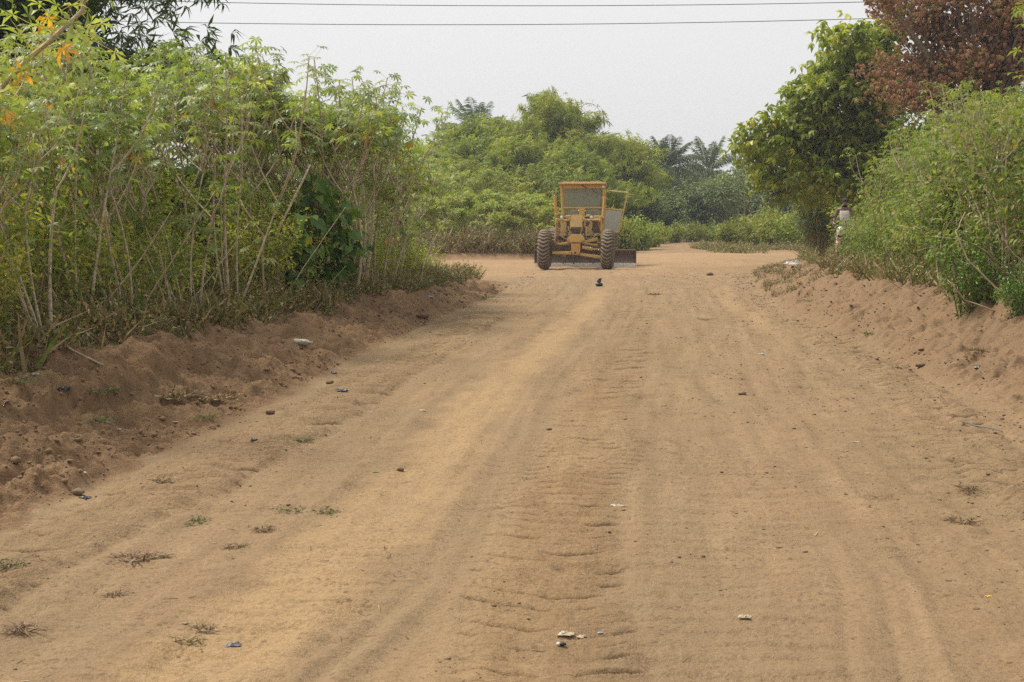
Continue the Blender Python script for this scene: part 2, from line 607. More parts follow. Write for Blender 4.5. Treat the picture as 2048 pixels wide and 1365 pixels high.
def dirt_material():
    m, nt = newmat('dirt')
    N = NT(nt)
    P = N.pos()
    sand, dark, red, oran, tread = (N.attr(a) for a in ('sand', 'dark', 'red', 'orange', 'tread'))
    # large tone patches of dry and damp soil
    mp = N.n('ShaderNodeMapping')
    mp.inputs['Scale'].default_value = (1.0, 0.45, 1.0)
    N.l(P, mp.inputs['Vector'])
    n1 = N.noise(mp.outputs[0], 0.9, 5, 0.6)
    n2 = N.noise(P, 5.5, 6, 0.65)
    n3 = N.noise(P, 38, 5, 0.7)
    n4 = N.noise(P, 160, 3, 0.7)
    fl = N.n('ShaderNodeCombineXYZ')
    sx = N.n('ShaderNodeSeparateXYZ')
    N.l(P, sx.inputs[0])
    N.l(N.math('MULTIPLY', N.attr('flow'), 6.0), fl.inputs[0])
    N.l(N.math('MULTIPLY', sx.outputs[1], 0.33), fl.inputs[1])
    ns = N.noise(fl.outputs[0], 1.0, 5, .65)          # bands of soil dragged along by the blade
    fx_ = N.n('ShaderNodeCombineXYZ')
    N.l(N.math('MULTIPLY', N.attr('flow'), 1.5), fx_.inputs[0])
    N.l(N.math('MULTIPLY', sx.outputs[1], 5.0), fx_.inputs[1])
    nx = N.noise(fx_.outputs[0], 1.0, 5, .7)          # short bands across it
    c = N.mix(N.ramp(n1, [(.35, 0), (.68, 1)]), (.365, .262, .145), (.45, .295, .165))
    c = N.mix(N.ramp(ns, [(.42, 0), (.66, .6)]), c, (.27, .178, .098))
    c = N.mix(N.ramp(ns, [(.28, .55), (.42, 0)]), c, (.53, .375, .215))
    c = N.mix(N.ramp(nx, [(.52, 0), (.72, .55)]), c, (.28, .185, .10))
    c = N.mix(N.ramp(n2, [(.40, 0), (.75, .55)]), c, (.33, .228, .122))
    c = N.mix(N.math('MULTIPLY', sand, N.ramp(n2, [(.25, 1), (.85, .55)])), c, (.545, .365, .185))
    c = N.mix(oran, c, N.mix(N.ramp(n1, [(.3, 0), (.7, 1)]), (.50, .345, .185), (.46, .28, .145)))
    c = N.mix(N.math('MULTIPLY', tread, N.ramp(n2, [(.35, .25), (.7, .8)])), c, (.30, .180, .082))
    c = N.mix(N.math('MULTIPLY', red, N.ramp(n2, [(.3, .9), (.8, .55)])), c, N.mix(N.ramp(n1, [(.35, 0), (.65, 1)]), (.315, .188, .103), (.245, .150, .084)))
    cd = N.mix(N.ramp(n2, [(.36, 0), (.66, 1)]), (.40, .245, .13), (.25, .148, .078))
    c = N.mix(dark, c, cd)
    # grains, specks of humus, pale bits
    c = N.mix(N.math('MULTIPLY', N.ramp(n3, [(.46, 0), (.70, 1)]), 0.62), c, (.17, .110, .062))
    c = N.mix(N.math('MULTIPLY', N.ramp(n4, [(.42, 0), (.72, 1)]), 0.40), c, (.62, .46, .29))
    c = N.mix(N.math('MULTIPLY', N.ramp(n4, [(.26, 1), (.44, 0)]), 0.45), c, (.18, .12, .07))
    vo = N.n('ShaderNodeTexVoronoi')
    vo.inputs['Scale'].default_value = 17
    N.l(P, vo.inputs['Vector'])
    sp = N.math('MULTIPLY', N.math('LESS_THAN', vo.outputs['Distance'], 0.20), N.math('GREATER_THAN', N.noise(P, 2.1, 3, 0.6), 0.50))
    c = N.mix(N.math('MULTIPLY', sp, 0.45), c, (.16, .10, .055))
    c = N.mix(1.0, c, (.625, .610, .60), 'MULTIPLY')
    p = N.n('ShaderNodeBsdfPrincipled')
    p.inputs['Roughness'].default_value = 0.95
    p.inputs['Specular IOR Level'].default_value = 0.1
    N.l(c, p.inputs['Base Color'])
    h = N.math('ADD', N.math('MULTIPLY', n2, 0.6), N.math('ADD', N.math('MULTIPLY', n3, 0.45), N.math('MULTIPLY', n4, 0.12)))
    bs = N.n('ShaderNodeBump')
    bs.inputs['Distance'].default_value = 0.05
    N.l(N.math('ADD', 0.75, N.math('MULTIPLY', dark, 0.25)), bs.inputs['Strength'])
    N.l(h, bs.inputs['Height'])
    N.l(bs.outputs[0], p.inputs['Normal'])
    N.out(p.outputs[0])
    return m


M['dirt'] = dirt_material()

# ------------------------------------------------------------------ tags and copies


def tag(o, label=None, cat=None, group=None, kind=None):
    if label:
        o['label'] = label
    if cat:
        o['category'] = cat
    if group:
        o['group'] = group
    if kind:
        o['kind'] = kind
    return o


def thing(name, label, cat, loc=(0, 0, 0), rz=0, group=None):
    o = bpy.data.objects.new(name, None)
    COL.objects.link(o)
    o.empty_display_size = 0.2
    o.location = loc
    o.rotation_euler = (0, 0, rz)
    return tag(o, label, cat, group)


def kids(o):
    return [c for c in COL.objects if c.parent is o]


class Proto:
    """a thing built once (data only), then placed any number of times, each placement with its own part objects"""

    def __init__(self, name, parts):
        self.name, self.parts = name, parts     # parts: (name, mesh)

    def place(self, loc, rz, s, label, cat, group, name=None, sz=None, tilt=(0, 0)):
        r = thing(name or self.name, label, cat, loc, rz, group)
        r.rotation_euler = (tilt[0], tilt[1], rz)
        r.scale = (s, s, sz if sz else s)
        for pn, me in self.parts:
            o = bpy.data.objects.new(pn, me)
            COL.objects.link(o)
            o.parent = r
        return r


# ------------------------------------------------------------------ ground sheet
def build_ground():
    rows = [-14, -10, -6, -3, -1, 0.5, 1.5, 2.4, 3.0]
    d = 3.3
    while d < 70:
        rows.append(d)
        d += max(0.007, d * 0.0013) if d < 15 else d * 0.0021 if d < 32 else d * 0.006
    while d < 480:
        rows.append(d)
        d *= 1.03
    rows = np.array(rows)
    u = np.concatenate([-np.geomspace(1.0, 0.42, 90)[:-1], np.linspace(-0.42, 0.42, 560), np.geomspace(0.42, 1.0, 90)[1:]])
    half = np.maximum(rows, 0) + 5.0
    DD = np.repeat(rows[:, None], len(u), 1)
    XX = u[None, :] * half[:, None]
    far = sstep(100, 300, DD)
    XX = XX * (1 + far * 0.3)
    ZZ = height(XX, DD, True)
    V = np.stack([XX, DD, ZZ], -1).reshape(-1, 3)
    nr, nc = XX.shape
    i = np.arange(nr - 1)[:, None] * nc
    j = np.arange(nc - 1)[None, :]
    Q = np.stack([i + j, i + j + 1, i + nc + j + 1, i + nc + j], -1).reshape(-1, 4)
    # soil masks
    dl = xl(DD) - XX
    dr = XX - xr(DD)
    endl = 1 - sstep(33, 36, DD)
    endr = 1 - sstep(41, 46, DD)
    c = np.interp(DD, *STRIP)
    wob = 0.10 * fbm(DD * 0.9, XX * 0.8, 3, 201)
    hw = np.interp(DD, [4, 9, 14, 20, 30], [.36, .32, .29, .27, .3])
    sand = (1 - sstep(0.35, 1.15, np.abs((XX - c + wob + 0.16 * fbm(DD * 2.6, XX * 3, 3, 203)) / hw))) * (1 - sstep(27, 36, DD)) * np.clip(0.65 + 0.5 * vnoise(XX * 1.3, DD * .7, 205), 0, 1)
    c2 = c + 0.95
    sand = np.maximum(sand, 0.4 * (1 - sstep(0.3, 1.3, np.abs((XX - c2 + wob) / 0.3))) * (1 - sstep(10, 16, DD)))
    sand = np.maximum(sand, 0.6 * (1 - sstep(0.3, 1.2, np.abs((XX - np.interp(DD, [5, 12, 28, 40], [3.1, 3.2, 4.2, 5.6]) + wob * 2) / 0.22))) * sstep(17, 22, DD) * (1 - sstep(31, 36, DD)))
    dark = sstep(0.0, 0.10, dl + 0.10 * fbm(DD * 3, XX * 3, 3, 210)) * endl
    red = sstep(-0.25, 0.5, dr + 0.3 * fbm(DD * 1.1, XX, 3, 220)) * endr * (1 - 0.2 * vnoise(XX, DD, 5))
    orange = sstep(36, 43, DD + 2.0 * fbm(XX * 0.5, DD * 0.25, 3, 230)) * (1 - 0.35 * sstep(0.5, 0.7, vnoise(XX * 0.35, DD * 0.9, 233)))
    d3 = sstep(53.3, 53.9, DD) * (1 - sstep(1.5, 3.0, XX))
    d4 = sstep(63, 66, DD + 0.35 * (XX - 9)) * sstep(6, 7.5, XX)
    d5 = sstep(78, 84, DD)
    veg = np.maximum(np.maximum(d3, d4 * 0.5), d5)
    dark = np.maximum(dark, veg)
    orange = orange * (1 - veg) * np.clip(1.25 - .75 * sstep(.45, .75, vnoise(XX * .5 + 7, DD * .16, 234)), 0, 1)
    tread = np.zeros_like(XX)
    for tr, hwid in ((TRACK_A, 0.32), (TRACK_B, .26)):
        ct = np.interp(DD, *tr)
        tread = np.maximum(tread, (1 - sstep(0.5, 1.1, np.abs((XX - ct) / hwid))) * (0.85 if tr is TRACK_A else 0.35) * (1 - sstep(14, 24, DD)))
    tread *= np.clip(1.6 * vnoise(XX * 2, DD * 1.2, 240) - 0.1, 0, 1)
    # the rougher right half of the road
    tread = np.maximum(tread, 0.42 * sstep(0.9, 1.6, XX - 0.08 * DD) * (1 - sstep(9.5, 12.5, DD)) * (0.4 + 0.8 * vnoise(XX * .8, DD * .6, 242)))
    sand *= (1 - dark)
    flow = XX - c
    masks = dict(flow=flow, sand=sand, dark=dark, red=red, orange=orange, tread=tread)
    # split the one sheet into road, banks and field
    fx = XX[:-1, :-1] + 0 * DD[:-1, :-1]
    fd = DD[:-1, :-1]
    fdl = dl[:-1, :-1]
    fdr = dr[:-1, :-1]
    lab = np.zeros(fx.shape, int)                                    # 0 road
    inl = (fdl > 0) & (fd < 34.5)
    lab[inl & (fdl <= wl(fd) * 1.25)] = 1
    lab[inl & (fdl > wl(fd) * 1.25)] = 3
    inr = (fdr > 0) & (fd < 44)
    lab[inr & (fdr <= wr(fd) * 1.2)] = 2
    lab[inr & (fdr > wr(fd) * 1.2)] = 3
    lab[(fd > 53.4) & (fx < 2.2)] = 3
    lab[(fd > 63 - 0.35 * (fx - 9)) & (fx > 6.5)] = 3
    lab[fd > 80] = 3
    lab = lab.ravel()
    for k, nm in enumerate(('dirt_road', 'earth_bank_left', 'earth_bank_right', 'ground')):
        q = Q[lab == k]
        used = np.unique(q)
        remap = np.full(len(V), -1)
        remap[used] = np.arange(len(used))
        mb = MB()
        mb.add(V[used], remap[q])
        o = mb.obj(nm, M['dirt'], None, True)
        o['kind'] = 'structure'
        for an, arr in masks.items():
            a = o.data.attributes.new(an, 'FLOAT', 'POINT')
            a.data.foreach_set('value', arr.ravel()[used].astype(np.float32))


build_ground()


# ------------------------------------------------------------------ plants: generators
def curve(p0, p1, p2, n=8):
    t = np.linspace(0, 1, n)[:, None]
    return (1 - t) ** 2 * np.array(p0) + 2 * t * (1 - t) * np.array(p1) + t * t * np.array(p2)


PALM7, PALM5 = tpl_palmate(7, 0.30), tpl_palmate(5, 0.34)


def gen_cassava(seed, H=3.1, nstem=3, leafs=1.0, tpl=PALM7, lobe=(0.105, 0.185), spread=0.5, mat=None, low=0.8):
    r = np.random.RandomState(seed)
    st, cr = MB(), MB()
    tips = []
    for k in range(nstem):
        a = r.uniform(0, 2 * PI)
        b = np.array([math.cos(a) * r.uniform(.04, .22), math.sin(a) * r.uniform(.04, .22), -0.06])
        lean = np.array([math.cos(a), math.sin(a), 0]) * r.uniform(0.05, spread)
        h1 = H * r.uniform(0.42, 0.68)
        top = b + lean * 0.8 + np.array([0, 0, h1])
        mid = (b + top) / 2 + np.append(r.normal(size=2) * 0.15, 0)
        pts = curve(b, mid, top, 12)
        rad = np.linspace(0.024, 0.013, 12) * r.uniform(0.55, 1.45) * (1 + 0.13 * np.sin(np.arange(12) * 2.4))
        st.tube(pts, rad, 6, False)
        nb = r.randint(2, 4)
        for q in range(nb):
            a2 = a + r.uniform(-1.5, 1.5) + q * 2 * PI / nb
            l2 = (H - h1) * r.uniform(0.75, 1.06)
            d2 = np.array([math.cos(a2), math.sin(a2), 0]) * l2 * r.uniform(0.2, 0.62)
            e = top + d2 + np.array([0, 0, l2 * r.uniform(0.82, 1.0)])
            p2 = curve(top, top + d2 * 0.75 + np.array([0, 0, l2 * 0.35]), e, 7)
            st.tube(p2, np.linspace(0.014, 0.007, 7), 5, False)
            tips.append((p2, 1.0))
            if r.rand() < 0.75:
                a3 = a2 + r.uniform(0.8, 2.2) * (1 if r.rand() < .5 else -1)
                s0 = p2[3]
                l3 = l2 * r.uniform(0.45, 0.7)
                d3 = np.array([math.cos(a3), math.sin(a3), 0]) * l3 * 0.5
                p3 = curve(s0, s0 + d3 * 0.8 + np.array([0, 0, l3 * .3]), s0 + d3 + np.array([0, 0, l3 * .9]), 6)
                st.tube(p3, np.linspace(0.010, 0.006, 6), 5, False)
                tips.append((p3, 0.8))
        if r.rand() < low:
            tips.append((pts[3:11], 0.7))
    P, D, Nn, S, T = [], [], [], [], []
    for pts, w in tips:
        n = int(r.uniform(11, 18) * leafs * w)
        ts = 1 - r.rand(n) ** 2.0 * 0.62
        for t in ts:
            f = t * (len(pts) - 1)
            i = min(int(f), len(pts) - 2)
            p = pts[i] * (1 - (f - i)) + pts[i + 1] * (f - i)
            a = r.uniform(0, 2 * PI)
            el = r.uniform(-0.25, 0.9) + (0.35 if t > .9 else 0)
            d = np.array([math.cos(a) * math.cos(el), math.sin(a) * math.cos(el), math.sin(el)])
            pl = r.uniform(0.08, 0.24)
            e = p + d * pl + np.array([0, 0, -0.02])
            cr.add([p + [0, 0, .003], p - [0, 0, .003], e - [0, 0, .002], e + [0, 0, .002]], [[0, 1, 2, 3]], None, 0.93)
            dd = np.array([d[0], d[1], r.uniform(-0.75, 0.1)])
            P.append(e)
            D.append(dd)
            Nn.append([d[0] * 0.3 + r.normal() * 0.3, d[1] * 0.3 + r.normal() * 0.3, 1])
            S.append(r.uniform(*lobe) * (0.8 if t > .95 else 1))
            tt = 0.12 + 0.62 * r.rand() + 0.10 * t
            if r.rand() < 0.028 and t < 0.8:
                tt = r.uniform(0.93, 1.0)
                S[-1] *= 0.8
                D[-1] = np.array([d[0] * .4, d[1] * .4, -1.0])
            T.append(tt)
    scatter(cr, tpl, np.array(P), np.array(D), np.array(Nn), np.array(S), np.array(T))
    return Proto('cassava_plant', [('stem', st.mesh('cassava_stems', M['stem'], True)), ('crown', cr.mesh('cassava_crown', mat or M['cassava']))])


def gen_shrub(seed, H=1.5, R=0.8, ntwig=26, nleaf=1500, size=(0.045, 0.085), mat='thicket', twig='twig', tpl=None, name='leafy_shrub', hollow=0.25, dead=0.03, droop=0.0, tw=0.006):
    r = np.random.RandomState(seed)
    st, cr = MB(), MB()
    curves = []
    for k in range(ntwig):
        a = r.uniform(0, 2 * PI)
        rr = R * math.sqrt(r.rand())
        b = np.array([math.cos(a) * rr * 0.3, math.sin(a) * rr * 0.3, -0.05])
        hh = H * r.uniform(0.45, 1.0) * math.sqrt(max(0.15, 1 - (rr / R) ** 2 * 0.6))
        e = np.array([math.cos(a) * rr, math.sin(a) * rr, hh])
        m = np.array([math.cos(a) * rr * 0.45, math.sin(a) * rr * 0.45, hh * r.uniform(.65, 1.1)]) + np.append(r.normal(size=2) * R * .12, 0)
        e[2] -= droop * H * r.rand()
        p = curve(b, m, e, 8)
        curves.append(p)
        st.tube(p, np.linspace(tw * 1.5, tw * 0.45, 8), 4, False)
    C = np.array(curves)
    k = r.randint(0, ntwig, nleaf)
    t = hollow + (1 - hollow) * r.rand(nleaf) ** 0.8
    t = np.where(r.rand(nleaf) < .75, np.clip(np.round(t * 6 + .5 * np.sin(k * 2.3)) / 6 + r.normal(size=nleaf) * .02, hollow * .6, 1), t)
    f = t * 6.999
    i = f.astype(int)
    fr = (f - i)[:, None]
    P = C[k, i] * (1 - fr) + C[k, i + 1] * fr
    off = r.normal(size=(nleaf, 3)) * np.array([.085, .085, .07]) * (R / 0.8) ** .5
    P = P + off
    P[:, 2] = np.maximum(P[:, 2], 0.0)
    D = unit(off) + rdir(r, nleaf) * 0.7
    D[:, 2] -= 0.35
    Nn = rdir(r, nleaf, 1.1)
    S = r.uniform(size[0], size[1], nleaf)
    # clumps of older and younger growth
    T = np.clip(0.15 + 0.55 * r.rand(nleaf) + 0.25 * np.sin(k * 1.7), 0, 0.85)
    T = np.where(r.rand(nleaf) < dead, r.uniform(.93, 1.0, nleaf), T)
    scatter(cr, tpl or LEAF, P, D, Nn, S, T)
    return Proto(name, [('stem', st.mesh(name + '_stems', M[twig], True)), ('foliage', cr.mesh(name + '_foliage', M[mat]))])


def gen_tree(seed, lobes, trunk, leaf=(0.14, 0.24), per=26, clumps=60, tpl=None, mat='farleaf', bark='bark', name='broadleaf_tree', shell=0.55, clump_r=0.45, base=(0, 0, 0), tr=0.16, limb_r=0.06, hang=0.5, bare=0):
    """trunk forks into a limb for every lobe; leaf clumps sit on the outside of each lobe"""
    r = np.random.RandomState(seed)
    st, cr = MB(), MB()
    base = np.array(base, float)
    top = np.array(trunk, float)
    st.tube(curve(base + [0, 0, -.2], base * .5 + top * .5 + [r.normal() * .15, r.normal() * .15, 0], top, 10), np.linspace(tr * 1.25, tr * .7, 10), 9, False)
    for (c, rad) in lobes:
        c = np.array(c, float)
        rad = np.array(rad, float) * np.ones(3)
        m = (top + c) / 2 + [0, 0, 0.15 * np.linalg.norm(c - top)]
        st.tube(curve(top - [0, 0, .1], m, c, 8), np.linspace(limb_r * 1.3, limb_r * .45, 8), 6, False)
        n = int(clumps * (rad[0] * rad[1] * rad[2]) ** (2 / 3.))
        d = rdir(r, n, 0.12)
        q = shell + (1 - shell) * r.rand(n) ** 0.5
        lump = 0.72 + 0.5 * vnoise(d[:, 0] * 2.2 + seed, d[:, 1] * 2.2 + d[:, 2] * 1.7, seed)
        cc = c + d * rad * (q * lump)[:, None]
        for x in range(min(n, 9)):
            st.tube(curve(c, (c + cc[x]) / 2 + [0, 0, .2], cc[x], 5), np.linspace(limb_r * .4, limb_r * .12, 5), 4, False)
        ct = r.rand(n)
        k = np.repeat(np.arange(n), per)
        off = r.normal(size=(n * per, 3)) * clump_r * np.array([0.5, 0.5, 0.34])
        P = cc[k] + off
        D = unit(off) * 0.8 + rdir(r, n * per) * 0.5 + d[k] * 0.4
        D[:, 2] -= hang
        Nn = rdir(r, n * per, 1.3) + d[k] * 0.5
        S = r.uniform(leaf[0], leaf[1], n * per)
        T = np.clip(0.10 + 0.45 * ct[k] + 0.38 * r.rand(n * per), 0, 0.88)
        T = np.where(r.rand(n * per) < 0.02, 0.97, T)
        scatter(cr, tpl or LEAF, P, D, Nn, S, T)
    for x in range(bare):
        c, rad = lobes[r.randint(len(lobes))]
        e = np.array(c) + rdir(r, 1)[0] * np.array(rad) * r.uniform(.8, 1.12)
        st.tube(curve(top, (top + e) / 2 + [0, 0, .5], e, 8), np.linspace(limb_r * .7, .008, 8), 4, False)
    return Proto(name, [('trunk', st.mesh(name + '_trunk', M[bark], True)), ('crown', cr.mesh(name + '_crown', M[mat]))])


def gen_bamboo(seed, H=9, R=3.2, nculm=46, per=60, leaf=(0.28, 0.5), mat='bamboo_far', arch=0.55, tpl=None, name='bamboo_clump', rad=0.035, low=0.28, cr_off=0.38, clump=0):
    r = np.random.RandomState(seed)
    st, cr = MB(), MB()
    spr = tpl or tpl_spray(6, 0.17, 75, 0.45, seed)
    P, D, Nn, S, T = [], [], [], [], []
    for k in range(nculm):
        a = r.uniform(0, 2 * PI)
        q = math.sqrt(r.rand())
        b = np.array([math.cos(a), math.sin(a), 0]) * q * R * 0.28
        L = H * r.uniform(0.75, 1.05) * (1 - 0.28 * q)
        out = np.array([math.cos(a), math.sin(a), 0]) * R * q * r.uniform(0.8, 1.25)
        m = b + out * 0.35 + np.array([0, 0, L * 1.02])
        e = b + out * 1.25 + np.array([0, 0, L * (1 - arch * q * r.uniform(.4, 1))])
        p = curve(b - [0, 0, .1], m, e, 14)
        st.tube(p, np.linspace(rad, rad * .25, 14), 5, False)
        n = per
        t = low + (1 - low) * r.rand(n) ** 0.85
        if clump:
            t = np.clip((np.round(t * clump + .3 * math.sin(k)) / clump) + r.normal(size=n) * .012, low, 1)
        f = t * 12.999
        i = f.astype(int)
        fr = (f - i)[:, None]
        pp = p[i] * (1 - fr) + p[i + 1] * fr
        off = r.normal(size=(n, 3)) * cr_off * np.array([1, 1, .75])
        P.append(pp + off)
        dd = unit(off) + out / (R + .01) * 0.7
        dd[:, 2] -= 0.75
        D.append(dd)
        Nn.append(rdir(r, n, 1.0))
        S.append(r.uniform(leaf[0], leaf[1], n))
        ct = r.rand()
        T.append(np.clip(0.08 + 0.42 * ct + 0.42 * r.rand(n), 0, 0.9))
    P = np.concatenate(P)
    P[:, 2] = np.maximum(P[:, 2], 0.1)
    scatter(cr, spr, P, np.concatenate(D), np.concatenate(Nn), np.concatenate(S), np.concatenate(T))
    return Proto(name, [('stem', st.mesh(name + '_culms', M['culm'], True)), ('crown', cr.mesh(name + '_crown', M[mat]))])


def gen_palm(seed, H=7, nf=30, L=3.4, tr=0.22):
    r = np.random.RandomState(seed)
    st, cr = MB(), MB()
    hh = np.linspace(0, H, 16)
    px = 0.25 * np.sin(hh / H * 1.3)
    st.tube(np.stack([px, 0 * hh, hh - .1], -1), tr * (1.15 - .25 * hh / H) * (1 + .10 * np.sin(np.arange(16) * 2.6)), 9, False)
    c = np.array([px[-1], 0, H])
    nar = tpl_leaf(0.09, 0.28, 0.02)
    for k in range(nf):
        a = k * 2.39996 + r.uniform(-.2, .2)
        el = math.radians(np.interp(k, [0, nf * .25, nf * .6, nf - 1], [80, 55, 25, -28]) + r.uniform(-7, 7))
        l = L * r.uniform(.85, 1.1) * (0.8 if k < 4 else 1)
        o = np.array([math.cos(a), math.sin(a), 0])
        e = c + o * l * math.cos(el) * 0.95 + np.array([0, 0, l * math.sin(el) - l * 0.30 * (1 - max(0, math.sin(el)) * .6)])
        m = c + o * l * 0.5 * math.cos(el) + np.array([0, 0, l * 0.5 * math.sin(el) + l * .14])
        p = curve(c, m, e, 12)
        cr.tube(p, np.linspace(.045, .012, 12), 4, False, 0.9)
        n = 70
        t = np.linspace(.16, 1, n)
        f = np.minimum(t * 11, 10.999)
        i = f.astype(int)
        fr = (f - i)[:, None]
        pp = p[i] * (1 - fr) + p[i + 1] * fr
        tan = unit(p[i + 1] - p[i])
        side = unit(np.cross(tan, [0, 0, 1.0]))
        sg = np.where(np.arange(n) % 2 == 0, 1.0, -1.0)[:, None]
        D = side * sg * 0.9 + tan * 0.55 + np.array([0, 0, -0.38]) + r.normal(size=(n, 3)) * .1
        up = np.cross(side, tan)
        S = l * 0.24 * (np.sin(np.clip(t, 0, 1) * PI * 0.86 + 0.25) ** .6) * r.uniform(.85, 1.1, n)
        T = np.clip(.25 + .5 * r.rand() + .2 * r.rand(n), 0, 1)
        scatter(cr, nar, pp, D, up + r.normal(size=(n, 3)) * .15, S, T)
    return Proto('oil_palm', [('trunk', st.mesh('palm_trunk', M['palmbark'], True)), ('crown', cr.mesh('palm_crown', M['palm']))])


# ------------------------------------------------------------------ left thicket
ANG = lambda: RNG.uniform(0, 2 * PI)


def crest_l(D):
    return float(np.interp(D, *XL)) - float(wl(D))


G_CASS = 'cassava plants of the roadside thicket'
cass = [gen_cassava(100 + k, H=3.05 + 0.12 * (k % 4), nstem=3 + k % 3, spread=0.5 + 0.15 * (k % 4)) for k in range(9)]
L_CASS = 'tall cassava plant with knotted stems and palmate leaves in the dense left bank thicket'
n = 0
for row, off in enumerate((0.30, 1.0, 2.0, 3.3)):
    D = 9.8 + 0.3 * row
    while D < 31.0 - 0.2 * row:
        step = (1.1, 1.25, 1.6, 2.2)[row]
        y = D + RNG.uniform(-.3, .3)
        x = crest_l(min(y, 32)) - off - .45 * sstep(23, 29, y) + RNG.uniform(-.22, .22)
        D += step * RNG.uniform(.75, 1.25)
        px = 1024 + x / y * FPX
        if px < -260 or (row == 0 and 520 < px < 660):
            continue
        s = RNG.uniform(0.88, 1.10) * np.interp(y, [9, 13, 15, 18, 24, 28, 31], [.60, .70, .82, .98, 1.0, .86, .62])
        cass[n % 9].place((x, y, hz(x, y)), ANG(), s, L_CASS, 'cassava plant', G_CASS, tilt=(RNG.normal() * .085, RNG.normal() * .085))
        n += 1
print('cassava', n)

# a near plant whose thick branch leans across the upper left corner
st, cr = MB(), MB()
b = at(-330, 640, 11.2)
b[2] = hz(b[0], b[1]) - .05
k1, k2, k3 = at(0, 178, 10.4), at(105, 78, 10.2), at(165, 22, 10.1)
bp = np.concatenate([curve(b, (b + k1) / 2 + [-.2, 0, .15], k1, 9), [(k1 + k2) / 2 + [0, 0, .02], k2, k3, at(178, -60, 10.0)]])
root = thing('cassava_plant', 'cassava plant with one thick bare branch slanting up across the upper left corner', 'cassava plant', tuple(b), 0, G_CASS)
bl = bp - b
st.tube(bl, np.linspace(.034, .014, len(bl)), 7, False)
r = np.random.RandomState(5)
P, D, T = [], [], []
for i in range(6, len(bl) - 1):
    for q in range(15):
        f = r.rand()
        p = bl[i] * (1 - f) + bl[i + 1] * f
        d = rdir(r, 1, .3)[0]
        e = p + d * r.uniform(.12, .42)
        cr.add([p + [0, 0, .003], p - [0, 0, .003], e - [0, 0, .002], e + [0, 0, .002]], [[0, 1, 2, 3]], None, .92)
        P.append(e)
        D.append(d + [0, 0, -.5])
        T.append(r.uniform(.2, .85) if r.rand() > .08 else .97)
scatter(cr, PALM5, np.array(P), np.array(D), rdir(r, len(P), 1.2), r.uniform(.10, .16, len(P)), np.array(T))
st.obj('stem', M['stem'], root, True)
cr.obj('crown', M['cassava'], root)

# leafy shrubs and climbers filling the thicket between the stems
shr = [gen_shrub(200 + k, H=1.45 + .25 * (k % 3), R=.75 + .1 * (k % 2), ntwig=30, nleaf=2200, size=(.04, .095), hollow=.1, twig='paletwig', tw=.006, dead=.08) for k in range(6)]
tallshr = [gen_shrub(220 + k, H=2.15, R=.85, ntwig=34, nleaf=2400, size=(.045, .11), hollow=.1, tpl=OVAL, twig='paletwig', tw=.009, dead=.05) for k in range(3)]
G_SHR = 'leafy shrubs between the cassava stems'
L_SHR = 'small-leaved yellow-green shrub tangled between the cassava stems on the left bank'
L_TSH = 'tall climber-covered shrub filling the back of the left cassava thicket'
n = 0
for row, off in enumerate((0.6, 1.4, 2.4, 3.7, 5.2)):
    D = 9.6
    while D < 31.5:
        y = D + RNG.uniform(-.3, .3)
        x = crest_l(min(y, 33)) - off - .5 * sstep(24, 30, y) + RNG.uniform(-.3, .3)
        D += (0.95, 1.0, 1.1, 1.3, 1.6)[row] * RNG.uniform(.8, 1.2)
        px = 1024 + x / y * FPX
        if px < -230:
            continue
        if row >= 2:
            tallshr[n % 3].place((x, y, hz(x, y)), ANG(), RNG.uniform(.9, 1.15) * np.interp(y, [22, 30], [1, .75]), L_TSH, 'shrub', 'tall shrubs at the back of the thicket')
        else:
            shr[n % 6].place((x, y, hz(x, y)), ANG(), RNG.uniform(.8, 1.15) * (0.85 if row == 0 else 1.05) * np.interp(y, [22, 30], [1, .68]), L_SHR, 'shrub', G_SHR)
        n += 1
print('shrubs', n)


def gen_heart(seed, H=1.6, R=.6, n=210):
    r = np.random.RandomState(seed)
    st, cr = MB(), MB()
    P, D = [], []
    for k in range(11):
        a = r.uniform(0, 2 * PI)
        e = np.array([math.cos(a) * R * r.uniform(.3, 1), math.sin(a) * R * r.uniform(.3, 1), H * r.uniform(.45, 1)])
        p = curve([r.normal() * .08, r.normal() * .08, -.05], e * [.4, .4, .8], e, 8)
        st.tube(p, np.linspace(.013, .006, 8), 5, False)
        for q in range(n // 11):
            f = r.uniform(.12, 1) * 6.99
            i = int(f)
            pp = p[i] * (1 - f + i) + p[i + 1] * (f - i)
            d = rdir(r, 1, .1)[0]
            ee = pp + d * r.uniform(.06, .2)
            st.tube(np.array([pp, ee]), .003, 3, False)
            P.append(ee)
            D.append([d[0], d[1], r.uniform(-1.3, -.3)])
    P = np.array(P)
    P[:, 2] = np.maximum(P[:, 2], .08)
    T = r.uniform(0, .85, len(P))
    T[r.rand(len(P)) < .04] = 1.0
    scatter(cr, tpl_heart(), P, np.array(D), rdir(r, len(P), .9) + [0, -.5, 0], r.uniform(.12, .23, len(P)), T)
    return Proto('heart_leaf_plant', [('stem', st.mesh('heart_stems', M['twig'], True)), ('foliage', cr.mesh('heart_foliage', M['heart']))])


